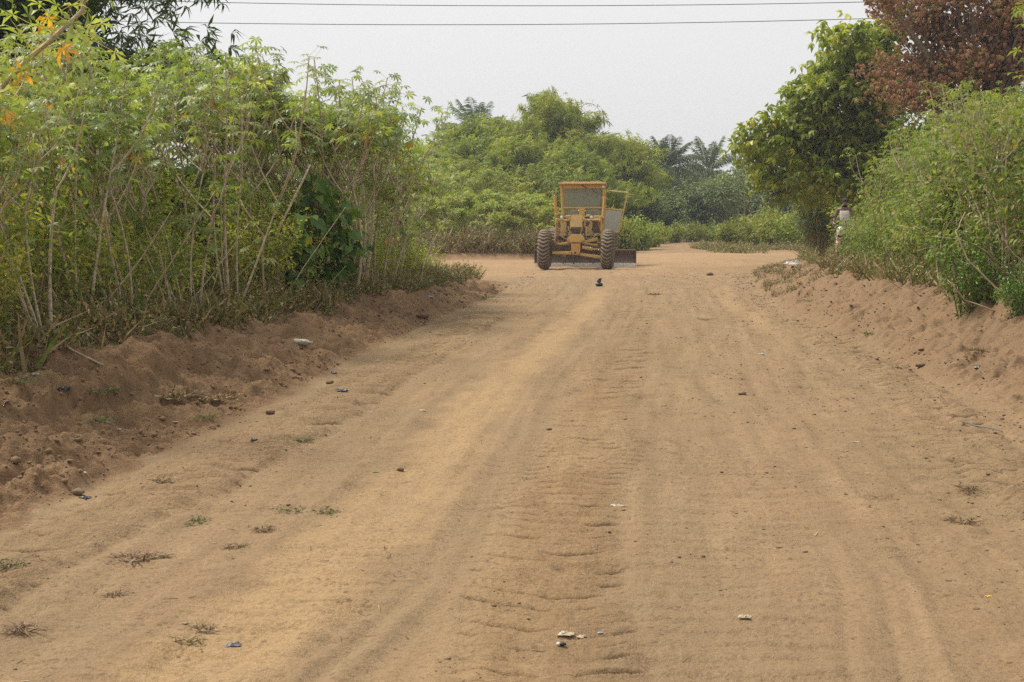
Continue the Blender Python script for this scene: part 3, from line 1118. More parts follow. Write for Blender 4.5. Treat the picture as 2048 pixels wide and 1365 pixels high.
hearts = [gen_heart(300), gen_heart(301, 1.4, .5, 150), gen_heart(302, 1.0, .45, 100)]
for (px, y, off, k, s, lab) in ((640, 21.2, .15, 0, 1.05, 'broad heart-leaved dark green plant at the bank edge below the tall cassava'),
                                (590, 19.6, .1, 1, .95, 'smaller heart-leaved plant beside the pale bare stem on the left bank'),
                                (395, 18.6, .9, 0, 1.1, 'heart-leaved climber showing dark between the stems in the middle of the thicket'),
                                (690, 22.8, .12, 2, 1.0, 'low heart-leaved plant under the snapped pale stick')):
    x = (px - 1024) / FPX * y
    hearts[k].place((x, y, hz(x, y)), ANG(), s, lab, 'plant', None)


# bare pale poles and sticks that stand out
def stick(name, label, pts, r0, r1, mat='paletwig', grp=None, cat='branch'):
    pts = np.array(pts, float)
    o = pts[0].copy()
    mb = MB()
    q = []
    for i in range(len(pts) - 1):
        for t in np.linspace(0, 1, 5)[:-1]:
            q.append(pts[i] * (1 - t) + pts[i + 1] * t)
    q.append(pts[-1])
    q = np.array(q) - o
    rr = np.random.RandomState(len(label))
    q[1:-1] += rr.normal(size=q[1:-1].shape) * r0 * .35
    mb.tube(q, np.linspace(r0, r1, len(q)), 6, True)
    ob = mb.obj(name, M[mat], None, True)
    ob.location = o
    return tag(ob, label, cat, grp)


def base_at(px, y):
    x = (px - 1024) / FPX * y
    return np.array([x, y, hz(x, y) - .04])


stick('bare_cane', 'pale bare stem standing upright, kinked near its top, at the front of the thicket', [base_at(530, 17.9), at(524, 470, 17.9), at(500, 435, 17.95), at(480, 400, 18.1)], .020, .013)
stick('bare_cane', 'grey knotted stem leaning left in front of the dark gap in the thicket', [base_at(262, 14.6), at(225, 500, 14.5), at(205, 400, 14.6), at(196, 290, 14.9)], .032, .018, 'stem')
stick('bare_cane', 'thin pale stem bowing to the right at the thicket edge near the left frame', [base_at(60, 12.6), at(90, 520, 12.4), at(128, 445, 12.3), at(142, 390, 12.2)], .011, .008)
stick('broken_stick', 'pale broken stick slanting up to the right over the bank edge', [base_at(672, 22.5) + [0, 0, .25], at(700, 553, 22.3), at(782, 519, 22.0)], .014, .012)
stick('broken_stick', 'snapped thin stick hanging down from the tip of the pale broken stick', [at(782, 519, 22.02), at(802, 529, 22.0), at(812, 533, 22.0)], .009, .006)
stick('fallen_branch', 'thin bare branch lying down the left bank at the near end', [on_ground(85, 682) + [0, 0, .03], on_ground(150, 712) + [0, 0, .04], on_ground(245, 757) + [0, 0, .02]], .013, .008)
for k, (p0, p1, p2) in enumerate((((300, 660), (325, 560), (270, 395)), ((440, 640), (385, 520), (300, 400)), ((520, 610), (560, 450), (620, 330)), ((330, 665), (375, 520), (430, 380)))):
    y = 17.0 + k * 1.15
    stick('bare_cane', ('slanting bare cassava stem crossing another in an X in the left thicket', 'long diagonal bare stem falling to the right in the thicket', 'straight slender bare stem rising to the right', 'leaning grey stem low in the thicket behind the dry weeds')[k], [base_at(p0[0], y), at(*p1, y), at(*p2, y + .3)], .021, .014, 'stem')

# bamboo behind, in the upper left corner
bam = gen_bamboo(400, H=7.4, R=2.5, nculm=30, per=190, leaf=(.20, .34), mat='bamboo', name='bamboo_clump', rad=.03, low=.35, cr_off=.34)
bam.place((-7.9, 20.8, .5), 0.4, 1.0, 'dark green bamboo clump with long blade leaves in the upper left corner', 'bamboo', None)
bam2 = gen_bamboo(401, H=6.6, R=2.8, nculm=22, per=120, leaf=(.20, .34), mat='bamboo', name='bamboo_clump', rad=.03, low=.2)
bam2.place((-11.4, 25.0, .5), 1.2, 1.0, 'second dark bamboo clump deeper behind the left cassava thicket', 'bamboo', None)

# ------------------------------------------------------------------ right thicket
def crest_r(D):
    return float(np.interp(D, *XR)) + float(wr(D))


rb = [gen_shrub(500 + k, H=2.35 + .25 * (k % 3), R=1.15, ntwig=52, nleaf=2700, size=(.045, .125), mat='rightbush', twig='paletwig', hollow=.36, droop=.2, dead=.045, tw=.007) for k in range(5)]
G_RB = 'tangled bushes of the right bank'
L_RB = 'tangled yellow-green bush with small leaves and dry twigs on the right bank'
n = 0
for row, off in enumerate((1.0, 2.0, 3.1, 4.3)):
    D = 13.0
    while D < 33:
        y = D + RNG.uniform(-.3, .3)
        x = crest_r(y) + off + RNG.uniform(-.2, .2)
        D += (1.35, 1.4, 1.6, 1.9)[row] * RNG.uniform(.85, 1.15)
        px = 1024 + x / y * FPX
        if px > 2300:
            continue
        s = RNG.uniform(.70, 1.18) * (0.85 if row == 0 else 1.0 + .06 * row) * np.interp(y, [13, 17, 21, 26], [1.22, 1.2, 1.05, .95])
        if px < 1790:
            s *= .88
        if row == 0 and y > 30:
            continue
        rb[n % 5].place((x, y, hz(x, y)), ANG(), s, L_RB, 'bush', G_RB)
        n += 1
print('rightbush', n)
rc = [gen_cassava(520 + k, H=2.7, nstem=3, leafs=.9, tpl=PALM5, lobe=(.08, .13), mat=M['rightbush']) for k in range(4)]
n = 0
for row, off in enumerate((1.5, 2.4, 3.6)):
    D = 13.5
    while D < 31:
        y = D + RNG.uniform(-.4, .4)
        x = crest_r(y) + off + RNG.uniform(-.3, .3)
        D += (1.5, 1.4, 1.9)[row] * RNG.uniform(.8, 1.2)
        px = 1024 + x / y * FPX
        if px > 2250 or px < 1735:
            continue
        rc[n % 4].place((x, y, hz(x, y)), ANG(), RNG.uniform(.95, 1.15) * np.interp(y, [13, 18, 24], [1.22, 1.12, .95]), 'cassava plant poking its palmate crown out of the right bank bushes', 'cassava plant', 'cassava plants among the right bank bushes')
        n += 1
for (px, y, s) in ((1760, 33.5, .68), (1786, 31.5, .80), (1714, 35.2, .60), (1805, 34, .85), (1735, 34.6, .66)):
    x = (px - 1024) / FPX * y
    rb[n % 5].place((x, y, hz(x, y)), ANG(), s, 'leafy bush at the corner of the right bank hiding half of the person', 'bush', 'corner bushes of the right bank')
    n += 1
for k, (px, y, s) in enumerate(((2085, 15.8, 1.02), (2020, 17.2, .98), (2130, 17.5, 1.08), (1955, 19.5, .92))):
    x = (px - 1024) / FPX * y
    rb[(k + 1) % 5].place((x, y, hz(x, y)), 1.3 * k, s, 'tallest leafy bush of the right bank, rising at the right frame edge', 'bush', 'tall bushes at the right edge')
    rc[k % 4].place((x - .3, y + .3, hz(x, y)), 2.1 * k, s * .84, 'tall cassava plant rising out of the bushes at the right frame edge', 'cassava plant', 'tall cassava at the right edge')
dkb = gen_shrub(540, H=1.3, R=.5, ntwig=26, nleaf=2200, size=(.04, .07), mat='heart', hollow=.02, name='leafy_shrub')
p = base_at(1945, 15.9)
dkb.place(tuple(p), 0, .95, 'low dark green leafy bush reaching down to the soil on the right bank', 'bush', None)
p = base_at(2050, 14.6)
dkb.place(tuple(p), 2, .55, 'small dark green bush at the right frame edge', 'bush', None)
# bare arching twigs in front of the bushes
for k, (pts, r0, lab) in enumerate((
        (((2060, 610), (1990, 575), (1935, 520), (1912, 465), (1930, 425)), .012, 'long pale arching twig curving up through the right bank bushes'),
        (((2060, 640), (1985, 620), (1930, 600), (1895, 560)), .010, 'pale arching twig just above the dark green bush'),
        (((2055, 530), (2000, 480), (1975, 420), (1965, 380)), .009, 'thin brown twig rising at the right frame edge'),
        (((2060, 590), (2020, 560), (1960, 545), (1925, 500)), .008, 'brown twig crossing behind the long arching twig'),
        (((1850, 530), (1838, 500), (1832, 450)), .009, 'pale upright twig in the middle of the right bank bushes'),
        (((1780, 580), (1778, 540), (1770, 470)), .008, 'short pale twig at the foot of the right bank bushes'))):
    y0 = 15.0 + .25 * k if pts[0][0] > 1900 else 19 + k
    stick('bare_twig', lab, [at(a, b, y0 + .1 * i) for i, (a, b) in enumerate(pts)], r0, r0 * .5, 'paletwig' if k in (0, 1, 4, 5) else 'twig', None, 'twig')

rr = np.random.RandomState(77)
for k in range(26):
    a, b = rr.uniform(1800, 2060), rr.uniform(430, 640)
    y0 = np.interp(a, [1800, 2060], [19.5, 14.6]) + rr.uniform(-.2, .5)
    dx, dy = rr.uniform(-90, 40), -rr.uniform(50, 150)
    p0, p2_ = at(a, b, y0), at(a + dx, b + dy, y0 + rr.uniform(-.2, .3))
    p1 = (p0 + p2_) / 2 + [rr.uniform(-.15, .15), 0, rr.uniform(-.14, .1)]
    stick('bare_twig', 'thin dry brown twig among the tangled bushes of the right bank', curve(p0, p1, p2_, 5), rr.uniform(.005, .009), .003, 'paletwig' if k % 3 else 'twig', 'dry twigs of the right bank', 'twig')
for k in range(30):
    y0 = rr.uniform(11, 24)
    x0 = crest_l(y0) - rr.uniform(.1, .7)
    p0 = np.array([x0, y0, hz(x0, y0) - .03])
    p2_ = p0 + [rr.uniform(-.9, .9), rr.uniform(-.3, .3), rr.uniform(.5, 1.7)]
    p1 = (p0 + p2_) / 2 + [rr.uniform(-.12, .12), 0, rr.uniform(-.1, .1)]
    stick('dry_cane', 'thin dry cane leaning at the foot of the left thicket', curve(p0, p1, p2_, 5), rr.uniform(.006, .012), .004, 'paletwig' if k % 2 else 'stem', 'dry canes at the foot of the left thicket', 'cane')

# ------------------------------------------------------------------ trees on the right
r = np.random.RandomState(9)
T0 = at(1800, 500, 45)
lob = []
for (px, py, rx) in ((1700, 60, .7), (1745, 110, .85), (1680, 120, .8), (1640, 170, .85), (1720, 180, .9), (1600, 215, .75), (1660, 235, .95), (1735, 250, 1.0), (1555, 255, .75), (1610, 285, .9),
                     (1690, 305, 1.0), (1512, 284, .6), (1562, 312, .75), (1640, 328, .8), (1740, 310, .9), (1530, 335, .4), (1590, 352, .45), (1690, 350, .6), (1545, 372, .22), (1620, 375, .25), (1497, 262, .35), (1618, 160, .5), (1668, 72, .4), (1770, 50, .6), (1765, 180, .9)):
    dy = r.uniform(-1.0, 1.4)
    c = at(px, py, 45 + dy) - T0
    lob.append((tuple(c), (rx, rx, rx * .8)))
t = gen_tree(600, lob, (-1.0, 0, 2.6), leaf=(.24, .36), per=9, clumps=42, tpl=tpl_rosette(5, .42, .3, -38), mat='mango', name='broadleaf_tree', shell=.5, clump_r=.48, tr=.22, limb_r=.08, hang=.25)
T0[2] = .3
t.place(tuple(T0), 0, 1.0, 'big-leaved bright green tree overhanging the road from the right', 'tree', None)
B0 = at(1960, 500, 40)
B0[2] = .35
lob = []
for q in range(44):
    px = 1745 + 390 * r.rand()
    py = -90 + (np.interp(px, [1735, 1800, 1900, 2048, 2140], [250, 225, 190, 130, 90]) + 90) * r.rand() ** .8
    if px < 1790 and r.rand() < .35:
        continue
    dy, rx = r.uniform(-1.2, 1.4), r.uniform(.45, .95)
    c = at(px, py, 40 + dy) - B0
    lob.append((tuple(c), (rx * 1.1, rx, rx * .75)))
t = gen_tree(610, lob, (0, 0, 3.0), leaf=(.09, .20), per=10, clumps=58, tpl=tpl_rosette(5, .36, .4, -60), mat='rust', bark='twig', name='withered_tree', shell=.2, clump_r=.5, tr=.2, limb_r=.06, hang=.8, bare=60)
t.place(tuple(B0), 0, 1.0, 'tall tree with withered red-brown foliage above the right bank bushes', 'tree', None)
# the green tree's neighbours that fill behind the bushes
fill = gen_tree(620, [((0, 0, 3.6), (2.0, 1.8, 1.6)), ((1.5, .5, 2.6), (1.6, 1.6, 1.4)), ((-1.3, .2, 2.4), (1.3, 1.3, 1.2)), ((.4, -.4, 1.5), (1.8, 1.6, 1.3))], (0, 0, 1.6), leaf=(.16, .28), per=18, clumps=46, mat='mango', name='broadleaf_tree', clump_r=.5)
for k, (px, y, s) in enumerate(((1860, 44, 1.0), (1960, 46, 1.1), (2080, 42, 1.1), (1750, 50, .75))):
    p = at(px, 500, y)
    fill.place((p[0], p[1], .3), k * 1.7, s, 'rounded dark tree mostly hidden behind the right bank bushes', 'tree', 'hidden trees behind the right bank bushes')

# ------------------------------------------------------------------ middle distance
# low cassava field beyond the side road
pc = [gen_cassava(700 + k, H=2.15, nstem=4, leafs=1.15, tpl=PALM5, lobe=(.16, .24), spread=.6, mat=M['patch'], low=.8) for k in range(5)]
n = 0
for row in range(6):
    y = 56.5 + row * 2.3
    x = -22 + RNG.uniform(0, 1)
    while x < 2.6 - row * .2:
        s = RNG.uniform(.8, 1.12) * (0.62 if row == 0 else 0.88 if row == 1 else 1.0) * (0.8 if x > 1.2 else 1)
        px = 1024 + x / y * FPX
        if px > 640:
            pc[n % 5].place((x, y + RNG.uniform(-.6, .6), .40), ANG(), s, 'low bushy cassava plant in the field across the side road', 'cassava plant', 'cassava plants of the far field')
            n += 1
        x += RNG.uniform(.75, 1.2)
print('patch', n)

tall = gen_shrub(720, H=1.05, R=.8, ntwig=60, nleaf=260, size=(.08, .15), mat='dry', twig='paletwig', hollow=.3, dead=.3, name='dry_bush')
n = 0
for k in range(12):
    x = -9.5 + k * 1.04 + RNG.uniform(-.2, .2)
    tall.place((x, 55.1 + RNG.uniform(-.3, .8), .38), ANG(), RNG.uniform(.45, 1.15), 'brown dry weedy bush along the edge of the far cassava field', 'bush', 'dry bushes edging the far field')

# big bamboo mound behind the grader
for k, (px, y, H, R, seed, lab) in enumerate((
        (1075, 92, 10.2, 4.2, 800, 'tallest rounded bamboo clump rising behind the road grader'),
        (975, 94, 9.2, 4.1, 801, 'broad feathery bamboo clump left of the tallest one'),
        (1155, 96, 9.8, 4.0, 802, 'bamboo clump sloping down to the right behind the grader cab'),
        (890, 99, 7.4, 3.4, 803, 'smaller bamboo clump at the left end of the mound'),
        (1206, 100, 5.6, 2.3, 804, 'low yellowing bamboo clump at the right end of the mound'),
        (1020, 86, 6.2, 3.6, 805, 'bamboo clump in front of the mound with a dark hollow beneath'),
        (1130, 86, 5.8, 3.2, 806, 'bamboo clump in front of the mound directly behind the cab roof'),
        (905, 88, 5.2, 3.0, 807, 'low bamboo clump at the edge of the far cassava field'))):
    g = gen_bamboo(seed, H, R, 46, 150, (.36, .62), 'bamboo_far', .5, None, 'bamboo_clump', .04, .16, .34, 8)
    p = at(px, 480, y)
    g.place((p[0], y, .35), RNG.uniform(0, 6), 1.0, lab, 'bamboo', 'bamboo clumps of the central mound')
# airy spray above the mound
tp = at(1150, 470, 93)
st, cr = MB(), MB()
e1 = at(1165, 212, 93) - tp
pp = curve((0, 0, 0), (0, 0, 7.6), e1, 12)
e2 = at(1208, 236, 93) - tp
p2 = curve(e1, e1 + [.7, 0, .55], e2, 8)
st.tube(np.concatenate([pp, p2[1:]]), np.linspace(.035, .008, 19), 4, False)
rr = np.random.RandomState(3)
q = p2[rr.randint(0, 8, 46)] + rr.normal(size=(46, 3)) * .14
scatter(cr, LEAF, q, rdir(rr, 46, -.3), rdir(rr, 46, 1), rr.uniform(.1, .2, 46), rr.rand(46) * .8)
root = thing('bamboo_culm', 'single thin bamboo shoot arching out of the mound against the sky', 'bamboo', (tp[0], tp[1], .35))
for o in (st.obj('stem', M['culm'], root, True), cr.obj('foliage', M['bamboo_far'], root)):
    o.location.z = tp[2] - .35

# palms
palm = [gen_palm(900, 5.6, 34, 3.9), gen_palm(901, 5.0, 30, 3.6), gen_palm(902, 7, 28, 3.4)]
for (px, py, y, k, s, lab) in ((1335, 338, 116, 0, 1.0, 'largest oil palm with a shaggy trunk right of the grader'),
                               (1414, 346, 128, 1, .9, 'oil palm with spiky upright fronds in the middle of the far palms'),
                               (1492, 372, 140, 1, .95, 'oil palm partly behind the bare slender tree near the right tree'),
                               (1252, 352, 118, 0, .8, 'oil palm showing its fronds at the right end of the bamboo mound'),
                               (948, 272, 116, 2, 1.0, 'tall oil palm whose fronds stick up over the bamboo mound'),
                               (735, 300, 140, 1, 1.0, 'distant oil palm glimpsed through the left thicket')):
    p = at(px, py, y)
    hgt = (7 if k == 2 else 5.6 if k == 0 else 5.0)
    z = .3
    sz = (p[2] - z) / hgt
    palm[k].place((p[0], y, z), RNG.uniform(0, 6), s, lab, 'palm tree', 'oil palms on the skyline', sz=max(.7, min(sz, 1.5)))

# mixed trees and bushes of the middle distance
ft = []
for k in range(5):
    rr = np.random.RandomState(40 + k)
    lb = [((rr.normal() * 1.1, rr.normal() * .9, 2.0 + rr.rand() * 2.0), (1.2 + rr.rand() * .6, 1.2 + rr.rand() * .5, 1.0 + rr.rand() * .6)) for q in range(5)] + [((rr.normal() * .8, 0, 1.0), (1.6, 1.4, 1.0))]
    ft.append(gen_tree(640 + k, lb, (0, 0, 1.5), leaf=(.22, .4), per=15, clumps=34, mat='farleaf', name='broadleaf_tree', shell=.45, clump_r=.55, tr=.12))
n = 0
for (x0, x1, y, py, num, sc) in ((1235, 1450, 104, 445, 7, .75), (1250, 1460, 122, 430, 8, .9), (1200, 1530, 150, 400, 9, 1.25), (560, 900, 112, 400, 9, 1.15), (600, 880, 140, 350, 8, 1.7), (0, 560, 125, 380, 9, 1.5), (1420, 1700, 110, 420, 7, 1.0), (1540, 2050, 128, 400, 8, 1.4), (-200, 2300, 190, 420, 26, 1.5)):
    for k in range(num):
        px = x0 + (x1 - x0) * (k + .5 + RNG.uniform(-.3, .3)) / num
        yy = y + RNG.uniform(-4, 4)
        x = (px - 1024) / FPX * yy
        s = sc * RNG.uniform(.82, 1.15)
        lab = ('leafy grey-green tree in the hazy belt right of the grader' if x0 >= 1200 and y < 160 and x0 < 1400 else 'hazy tree seen through gaps in the left thicket' if x1 < 950 else
               'hazy green tree under the right tree crown' if x0 >= 1400 else 'faint blue-green tree of the farthest belt on the horizon')
        ft[n % 5].place((x, yy, .2), ANG(), s, lab, 'tree', 'far trees: ' + ('right belt' if x0 >= 1200 and y < 160 and x0 < 1400 else 'left belt' if x1 < 950 else 'right edge' if x0 >= 1400 else 'horizon belt'))
        n += 1
# slender pale trunks in the far belt
for k, (px, y, h, w) in enumerate(((1378, 112, 3.6, .05), (1488, 100, 4.2, .045), (1447, 104, 3.0, .04), (1300, 110, 3.4, .05))):
    g = gen_tree(660 + k, [((.1, 0, h), (.75, .7, .5)), ((-.4, 0, h * .8), (.5, .5, .4)), ((.5, 0, h * .65), (.45, .45, .35))], (0, 0, h * .75), leaf=(.16, .28), per=7, clumps=26, mat='farleaf', bark='paletwig', name='slender_tree', tr=w, limb_r=.03)
    p = at(px, 470, y)
    g.place((p[0], y, .25), 0, 1.0, ('thin pale-trunked tree just right of the largest palm', 'bare slender tree in front of the right-hand palm', 'short slender tree left of the rounded light green shrubs', 'thin tree behind the open grader door')[k], 'tree', None)

# light green shrubs to the right of the junction
ms = [gen_shrub(740 + k, H=1.9, R=1.25, ntwig=40, nleaf=2300, size=(.12, .22), mat='patch', hollow=.05, name='rounded_shrub') for k in range(3)]
n = 0
for (px, y, s) in ((1462, 71, .75), (1490, 74, .95), (1515, 76, 1.0), (1550, 72, .95), (1585, 70, 1.05), (1615, 74, 1.1), (1640, 67, .9), (1680, 72, 1.2), (1720, 66, 1.2), (1537, 80, 1.15), (1445, 88, .7), (1600, 82, 1.3),
                   (1250, 66, .85), (1275, 69, .95), (1300, 74, .7), (1230, 74, 1.05), (1205, 79, 1.1), (1320, 84, .75), (1350, 88, .7), (1385, 90, .75), (1418, 92, .7)):
    p = at(px, 480, y)
    ms[n % 3].place((p[0], y, hz(p[0], y) - .02), ANG(), s, 'rounded light green shrub in the low row right of the junction' if px > 1430 else 'leafy green shrub at the road edge behind the grader', 'shrub', 'shrubs right of the junction' if px > 1430 else 'shrubs behind the grader')
    n += 1

# clump of dry reeds left of the person
st, cr = MB(), MB()
rr = np.random.RandomState(8)
tops = []
for k in range(90):
    a = rr.uniform(0, 2 * PI)
    q = rr.rand() ** .5
    e = np.array([math.cos(a) * q * 1.0, math.sin(a) * q * .8, rr.uniform(1.2, 3.0)])
    p = curve([math.cos(a) * q * .28, math.sin(a) * q * .28, -.05], [e[0] * .3, e[1] * .3, e[2] * .8], e, 7)
    st.tube(p, np.linspace(.017, .007, 7), 4, False, rr.rand())
    tops.append(p)
C = np.array(tops)
n = 2600
k = rr.randint(0, 90, n)
f = rr.uniform(3.6, 5.99, n)
i = f.astype(int)
P = C[k, i] + rr.normal(size=(n, 3)) * [.22, .22, .25]
scatter(cr, tpl_leaf(.12, .4, .02), P, rdir(rr, n, -.2), rdir(rr, n, .8), rr.uniform(.18, .36, n), np.clip(rr.rand(n) * .8, 0, 1))
p = at(1636, 490, 52)
root = thing('reed_clump', 'tall clump with dry brown stalks and a dark leafy top beside the person', 'bush', (p[0], 52, hz(p[0], 52)))
st.obj('stem', M['paletwig'], root)
cr.obj('foliage', M['farleaf'], root)
for k, px in enumerate((1770, 1820)):
    p = at(px, 480, 57 - k)
    fill.place((p[0], 57 - k, .1), k, .62, 'dark bush between the reed clump and the right bank bushes', 'bush', 'dark bushes behind the person')


# ------------------------------------------------------------------ ground cover (uncountable)
def ground_cover(name, label, n, place, mats, seed, hgt=(.10, .35), leafn=2, leaf=(.03, .07), dryf=.6):
    r = np.random.RandomState(seed)
    X, Y = place(r, n)
    n = len(X)
    Z = height(X, Y, True)
    B = np.stack([X, Y, Z], -1)
    mb = MB()
    H = r.uniform(hgt[0], hgt[1], n) * (0.5 + vnoise(X * 1.3, Y * 1.3, seed))
    d = rdir(r, n, 1.3)
    wid = BLADE[0] * np.array([1.3, 1, 1])
    dryT = np.where(r.rand(n) < dryf, r.uniform(0, .8, n), r.uniform(.88, 1, n))
    scatter(mb, (wid, BLADE[1]), B - [0, 0, .01], d, rdir(r, n), H, dryT)
    k = np.repeat(np.arange(n), leafn)
    P = B[k] + d[k] * (H[k] * r.uniform(.2, .95, len(k)))[:, None] + r.normal(size=(len(k), 3)) * .03
    P[:, 2] = np.maximum(P[:, 2], Z[k] + .01)
    T = np.where(r.rand(len(k)) < dryf, r.uniform(.1, .8, len(k)), r.uniform(.88, 1, len(k)))
    scatter(mb, LEAF, P, rdir(r, len(k), -.1), rdir(r, len(k), 1), r.uniform(leaf[0], leaf[1], len(k)), T)
    o = mb.obj(name, M[mats])
    tag(o, label, 'undergrowth', None, 'stuff')
    return o


def pl_left(r, n):
    Y = 8.5 + 26 * r.rand(n) ** 1.25
    x0 = np.interp(Y, *XL) - wl(Y)
    edge = 0.22 * fbm(Y * .9, Y * 0, 3, 900)
    X = x0 + .22 + edge - np.abs(r.normal(size=n)) * 1.1
    return X, Y


def pl_right(r, n):
    Y = 11 + 33 * r.rand(n) ** 1.1
    x0 = np.interp(Y, *XR) + wr(Y)
    X = x0 - .1 + 0.3 * fbm(Y * .9, Y * 0, 3, 901) + np.abs(r.normal(size=n)) * 1.0
    k = ~((Y > 32) & (np.abs(X / Y - .2306) < .02))
    return X[k], Y[k]


def pl_far(r, n):
    X = r.uniform(-14, 2.4, n)
    Y = 54.2 + r.rand(n) ** 1.5 * 3
    return X, Y


def pl_far2(r, n):
    X = r.uniform(9.0, 18, n)
    Y = 63 - .35 * (X - 9) + r.rand(n) ** .8 * 9
    k = vnoise(X * .5, Y * .4, 915) > .42
    return X[k], Y[k]


ground_cover('undergrowth', 'dry weeds, grass and fallen leaves along the top of the left bank', 15000, pl_left, 'dry', 910, (.03, .40), 4, (.025, .075), .66)
ground_cover('undergrowth', 'dry weeds and grass along the top of the right bank', 12000, pl_right, 'dry', 911, (.10, .40), 3, (.03, .075), .6)
ground_cover('undergrowth', 'brown dry grass along the far cassava field edge', 6000, pl_far, 'dry', 912, (.2, .75), 3, (.06, .12), .72)
ground_cover('undergrowth', 'straw-coloured grass at the foot of the light green shrubs', 5000, pl_far2, 'dry', 913, (.15, .5), 3, (.06, .12), .6)


def pl_r2(r, n):
    Y = r.uniform(27, 44, n)
    X = np.interp(Y, *XR) + r.uniform(.2, 3.4, n)
    keep = vnoise(X * .9, Y * .7, 77) > .45
    return X[keep], Y[keep]


_r = np.random.RandomState(914)
_x, _y = pl_r2(_r, 9000)
ground_cover('undergrowth', 'thin low grass on the slope in front of the person', len(_x), lambda r, n: (_x, _y), 'dry', 914, (.04, .16), 2, (.02, .05), .55)

# ------------------------------------------------------------------ clods
M['clod'] = solid('clod_soil', (.185, .120, .068), .95, col2=(.10, .064, .036), scale=25, bump=.5, obj=False)
M['bankclod'] = solid('bank_clod', (.20, .125, .068), .95, col2=(.12, .072, .038), scale=25, obj=False)
M['paleclod'] = solid('pale_clod', (.40, .28, .15), .95, col2=(.27, .18, .095), scale=25, obj=False)
ico = bmesh.new()
bmesh.ops.create_icosphere(ico, subdivisions=1, radius=1)
ICV = np.array([v.co[:] for v in ico.verts])
ICF = [[v.index for v in f.verts] for f in ico.faces]
ico.free()


def clods(name, label, X, Y, S, mat, seed, flat=.42, sink=.2):
    r = np.random.RandomState(seed)
    n = len(X)
    Z = height(X, Y, True)
    j = r.uniform(.6, 1.25, (n, 42 if len(ICV) == 42 else len(ICV)))
    sc = r.uniform(.6, 1.4, (n, 3)) * [1, 1, flat]
    a = r.uniform(0, 2 * PI, n)
    v = ICV[None] * j[:, :, None] * sc[:, None, :] * S[:, None, None]
    c, s = np.cos(a)[:, None], np.sin(a)[:, None]
    V = np.stack([v[..., 0] * c - v[..., 1] * s, v[..., 0] * s + v[..., 1] * c, v[..., 2]], -1)
    V = V + np.stack([X, Y, Z + S * (flat * .7 - sink)], -1)[:, None, :]
    F = (np.array(ICF)[None] + (np.arange(n) * len(ICV))[:, None, None]).reshape(-1, 3)
    me = bpy.data.meshes.new(name)
    me.vertices.add(n * len(ICV))
    me.vertices.foreach_set('co', V.astype(np.float32).ravel())
    me.loops.add(F.size)
    me.loops.foreach_set('vertex_index', F.astype(np.int32).ravel())
    me.polygons.add(len(F))
    me.polygons.foreach_set('loop_start', (np.arange(len(F)) * 3).astype(np.int32))
    me.polygons.foreach_set('loop_total', np.full(len(F), 3, np.int32))
    me.update(calc_edges=True)
    me.validate()
    me.materials.append(M[mat])
    o = bpy.data.objects.new(name, me)
    COL.objects.link(o)
    return tag(o, label, 'soil clods', None, 'stuff')


r = np.random.RandomState(950)
n = 26000
Y = 4.6 * (42 / 4.6) ** r.rand(n)
X = np.interp(Y, *XL) + (np.interp(Y, *XR) - np.interp(Y, *XL)) * r.rand(n)
dens = vnoise(X * 1.1, Y * .9, 951) * .45 + 1.1 * (vnoise(X * 4.5, Y * 3.2, 956) - .58) + .35 * sstep(.2, 1.6, X - .08 * Y) + .15 * (1 - sstep(0, .7, X - np.interp(Y, *XL))) + .3 * (1 - sstep(0, .9, np.interp(Y, *XR) - X))
dens -= .6 * (1 - sstep(.3, .6, np.abs(X - np.interp(Y, *STRIP))))
k = r.rand(n) < np.clip(dens - .12, 0, 1)
X, Y = X[k], Y[k]
S = .002 + .011 * r.rand(len(X)) ** 8 + .00035 * Y
clods('dirt_clods', 'small dark clods of soil scattered over the graded road', X, Y, S, 'clod', 952)
n = 9000
Y = 6.5 * (33 / 6.5) ** r.rand(n)
X = np.interp(Y, *XL) - .05 - r.rand(n) * wl(Y) * 1.05
kk = r.rand(n) < .25 + 1.5 * (vnoise(X * 3, Y * 2.5, 957) - .4)
X, Y = X[kk], Y[kk]
n = len(X)
S = .004 + .020 * r.rand(n) ** 6 + .0004 * Y
clods('dirt_clods', 'crumbs and clods of brown soil on the left bank', X, Y, S, 'bankclod', 953, .7)
n = 7000
Y = 9 * (42 / 9) ** r.rand(n)
X = np.interp(Y, *XR) - .3 + r.rand(n) * (wr(Y) + .6)
kk = r.rand(n) < .2 + 1.5 * (vnoise(X * 2.5, Y * 2, 958) - .4)
X, Y = X[kk], Y[kk]
n = len(X)
S = .004 + .016 * r.rand(n) ** 4 + .0004 * Y
clods('dirt_clods', 'crumbs and clods of reddish soil on the right bank', X, Y, S, 'clod', 954)

# straw and twig bits lying about
r = np.random.RandomState(960)
n = 7000
Y = 4.6 * (34 / 4.6) ** r.rand(n)
X = r.uniform(-1, 1, n)
X = np.interp(Y, *XL) - .9 + (np.interp(Y, *XR) + .9 - np.interp(Y, *XL) + .9) * r.rand(n)
kk = vnoise(X * 1.5, Y * 1.1, 961) * .5 + vnoise(X * 4, Y * 3, 962) * .5 > .56
X, Y = X[kk], Y[kk]
B = np.stack([X, Y, height(X, Y, True) + .006], -1)
d = rdir(r, len(X))
d[:, 2] *= .12
mb = MB()
scatter(mb, (BLADE[0] * [1.4, 1, .3], BLADE[1]), B, d, np.tile([0, 0, 1.0], (len(X), 1)) + r.normal(size=(len(X), 3)) * .3, r.uniform(.012, .07, len(X)), r.rand(len(X)) ** 1.6 * .8)
o = mb.obj('straw_litter', M['dry'])
tag(o, 'bits of straw, dry leaf and twig lying on the road and banks', 'straw', None, 'stuff')

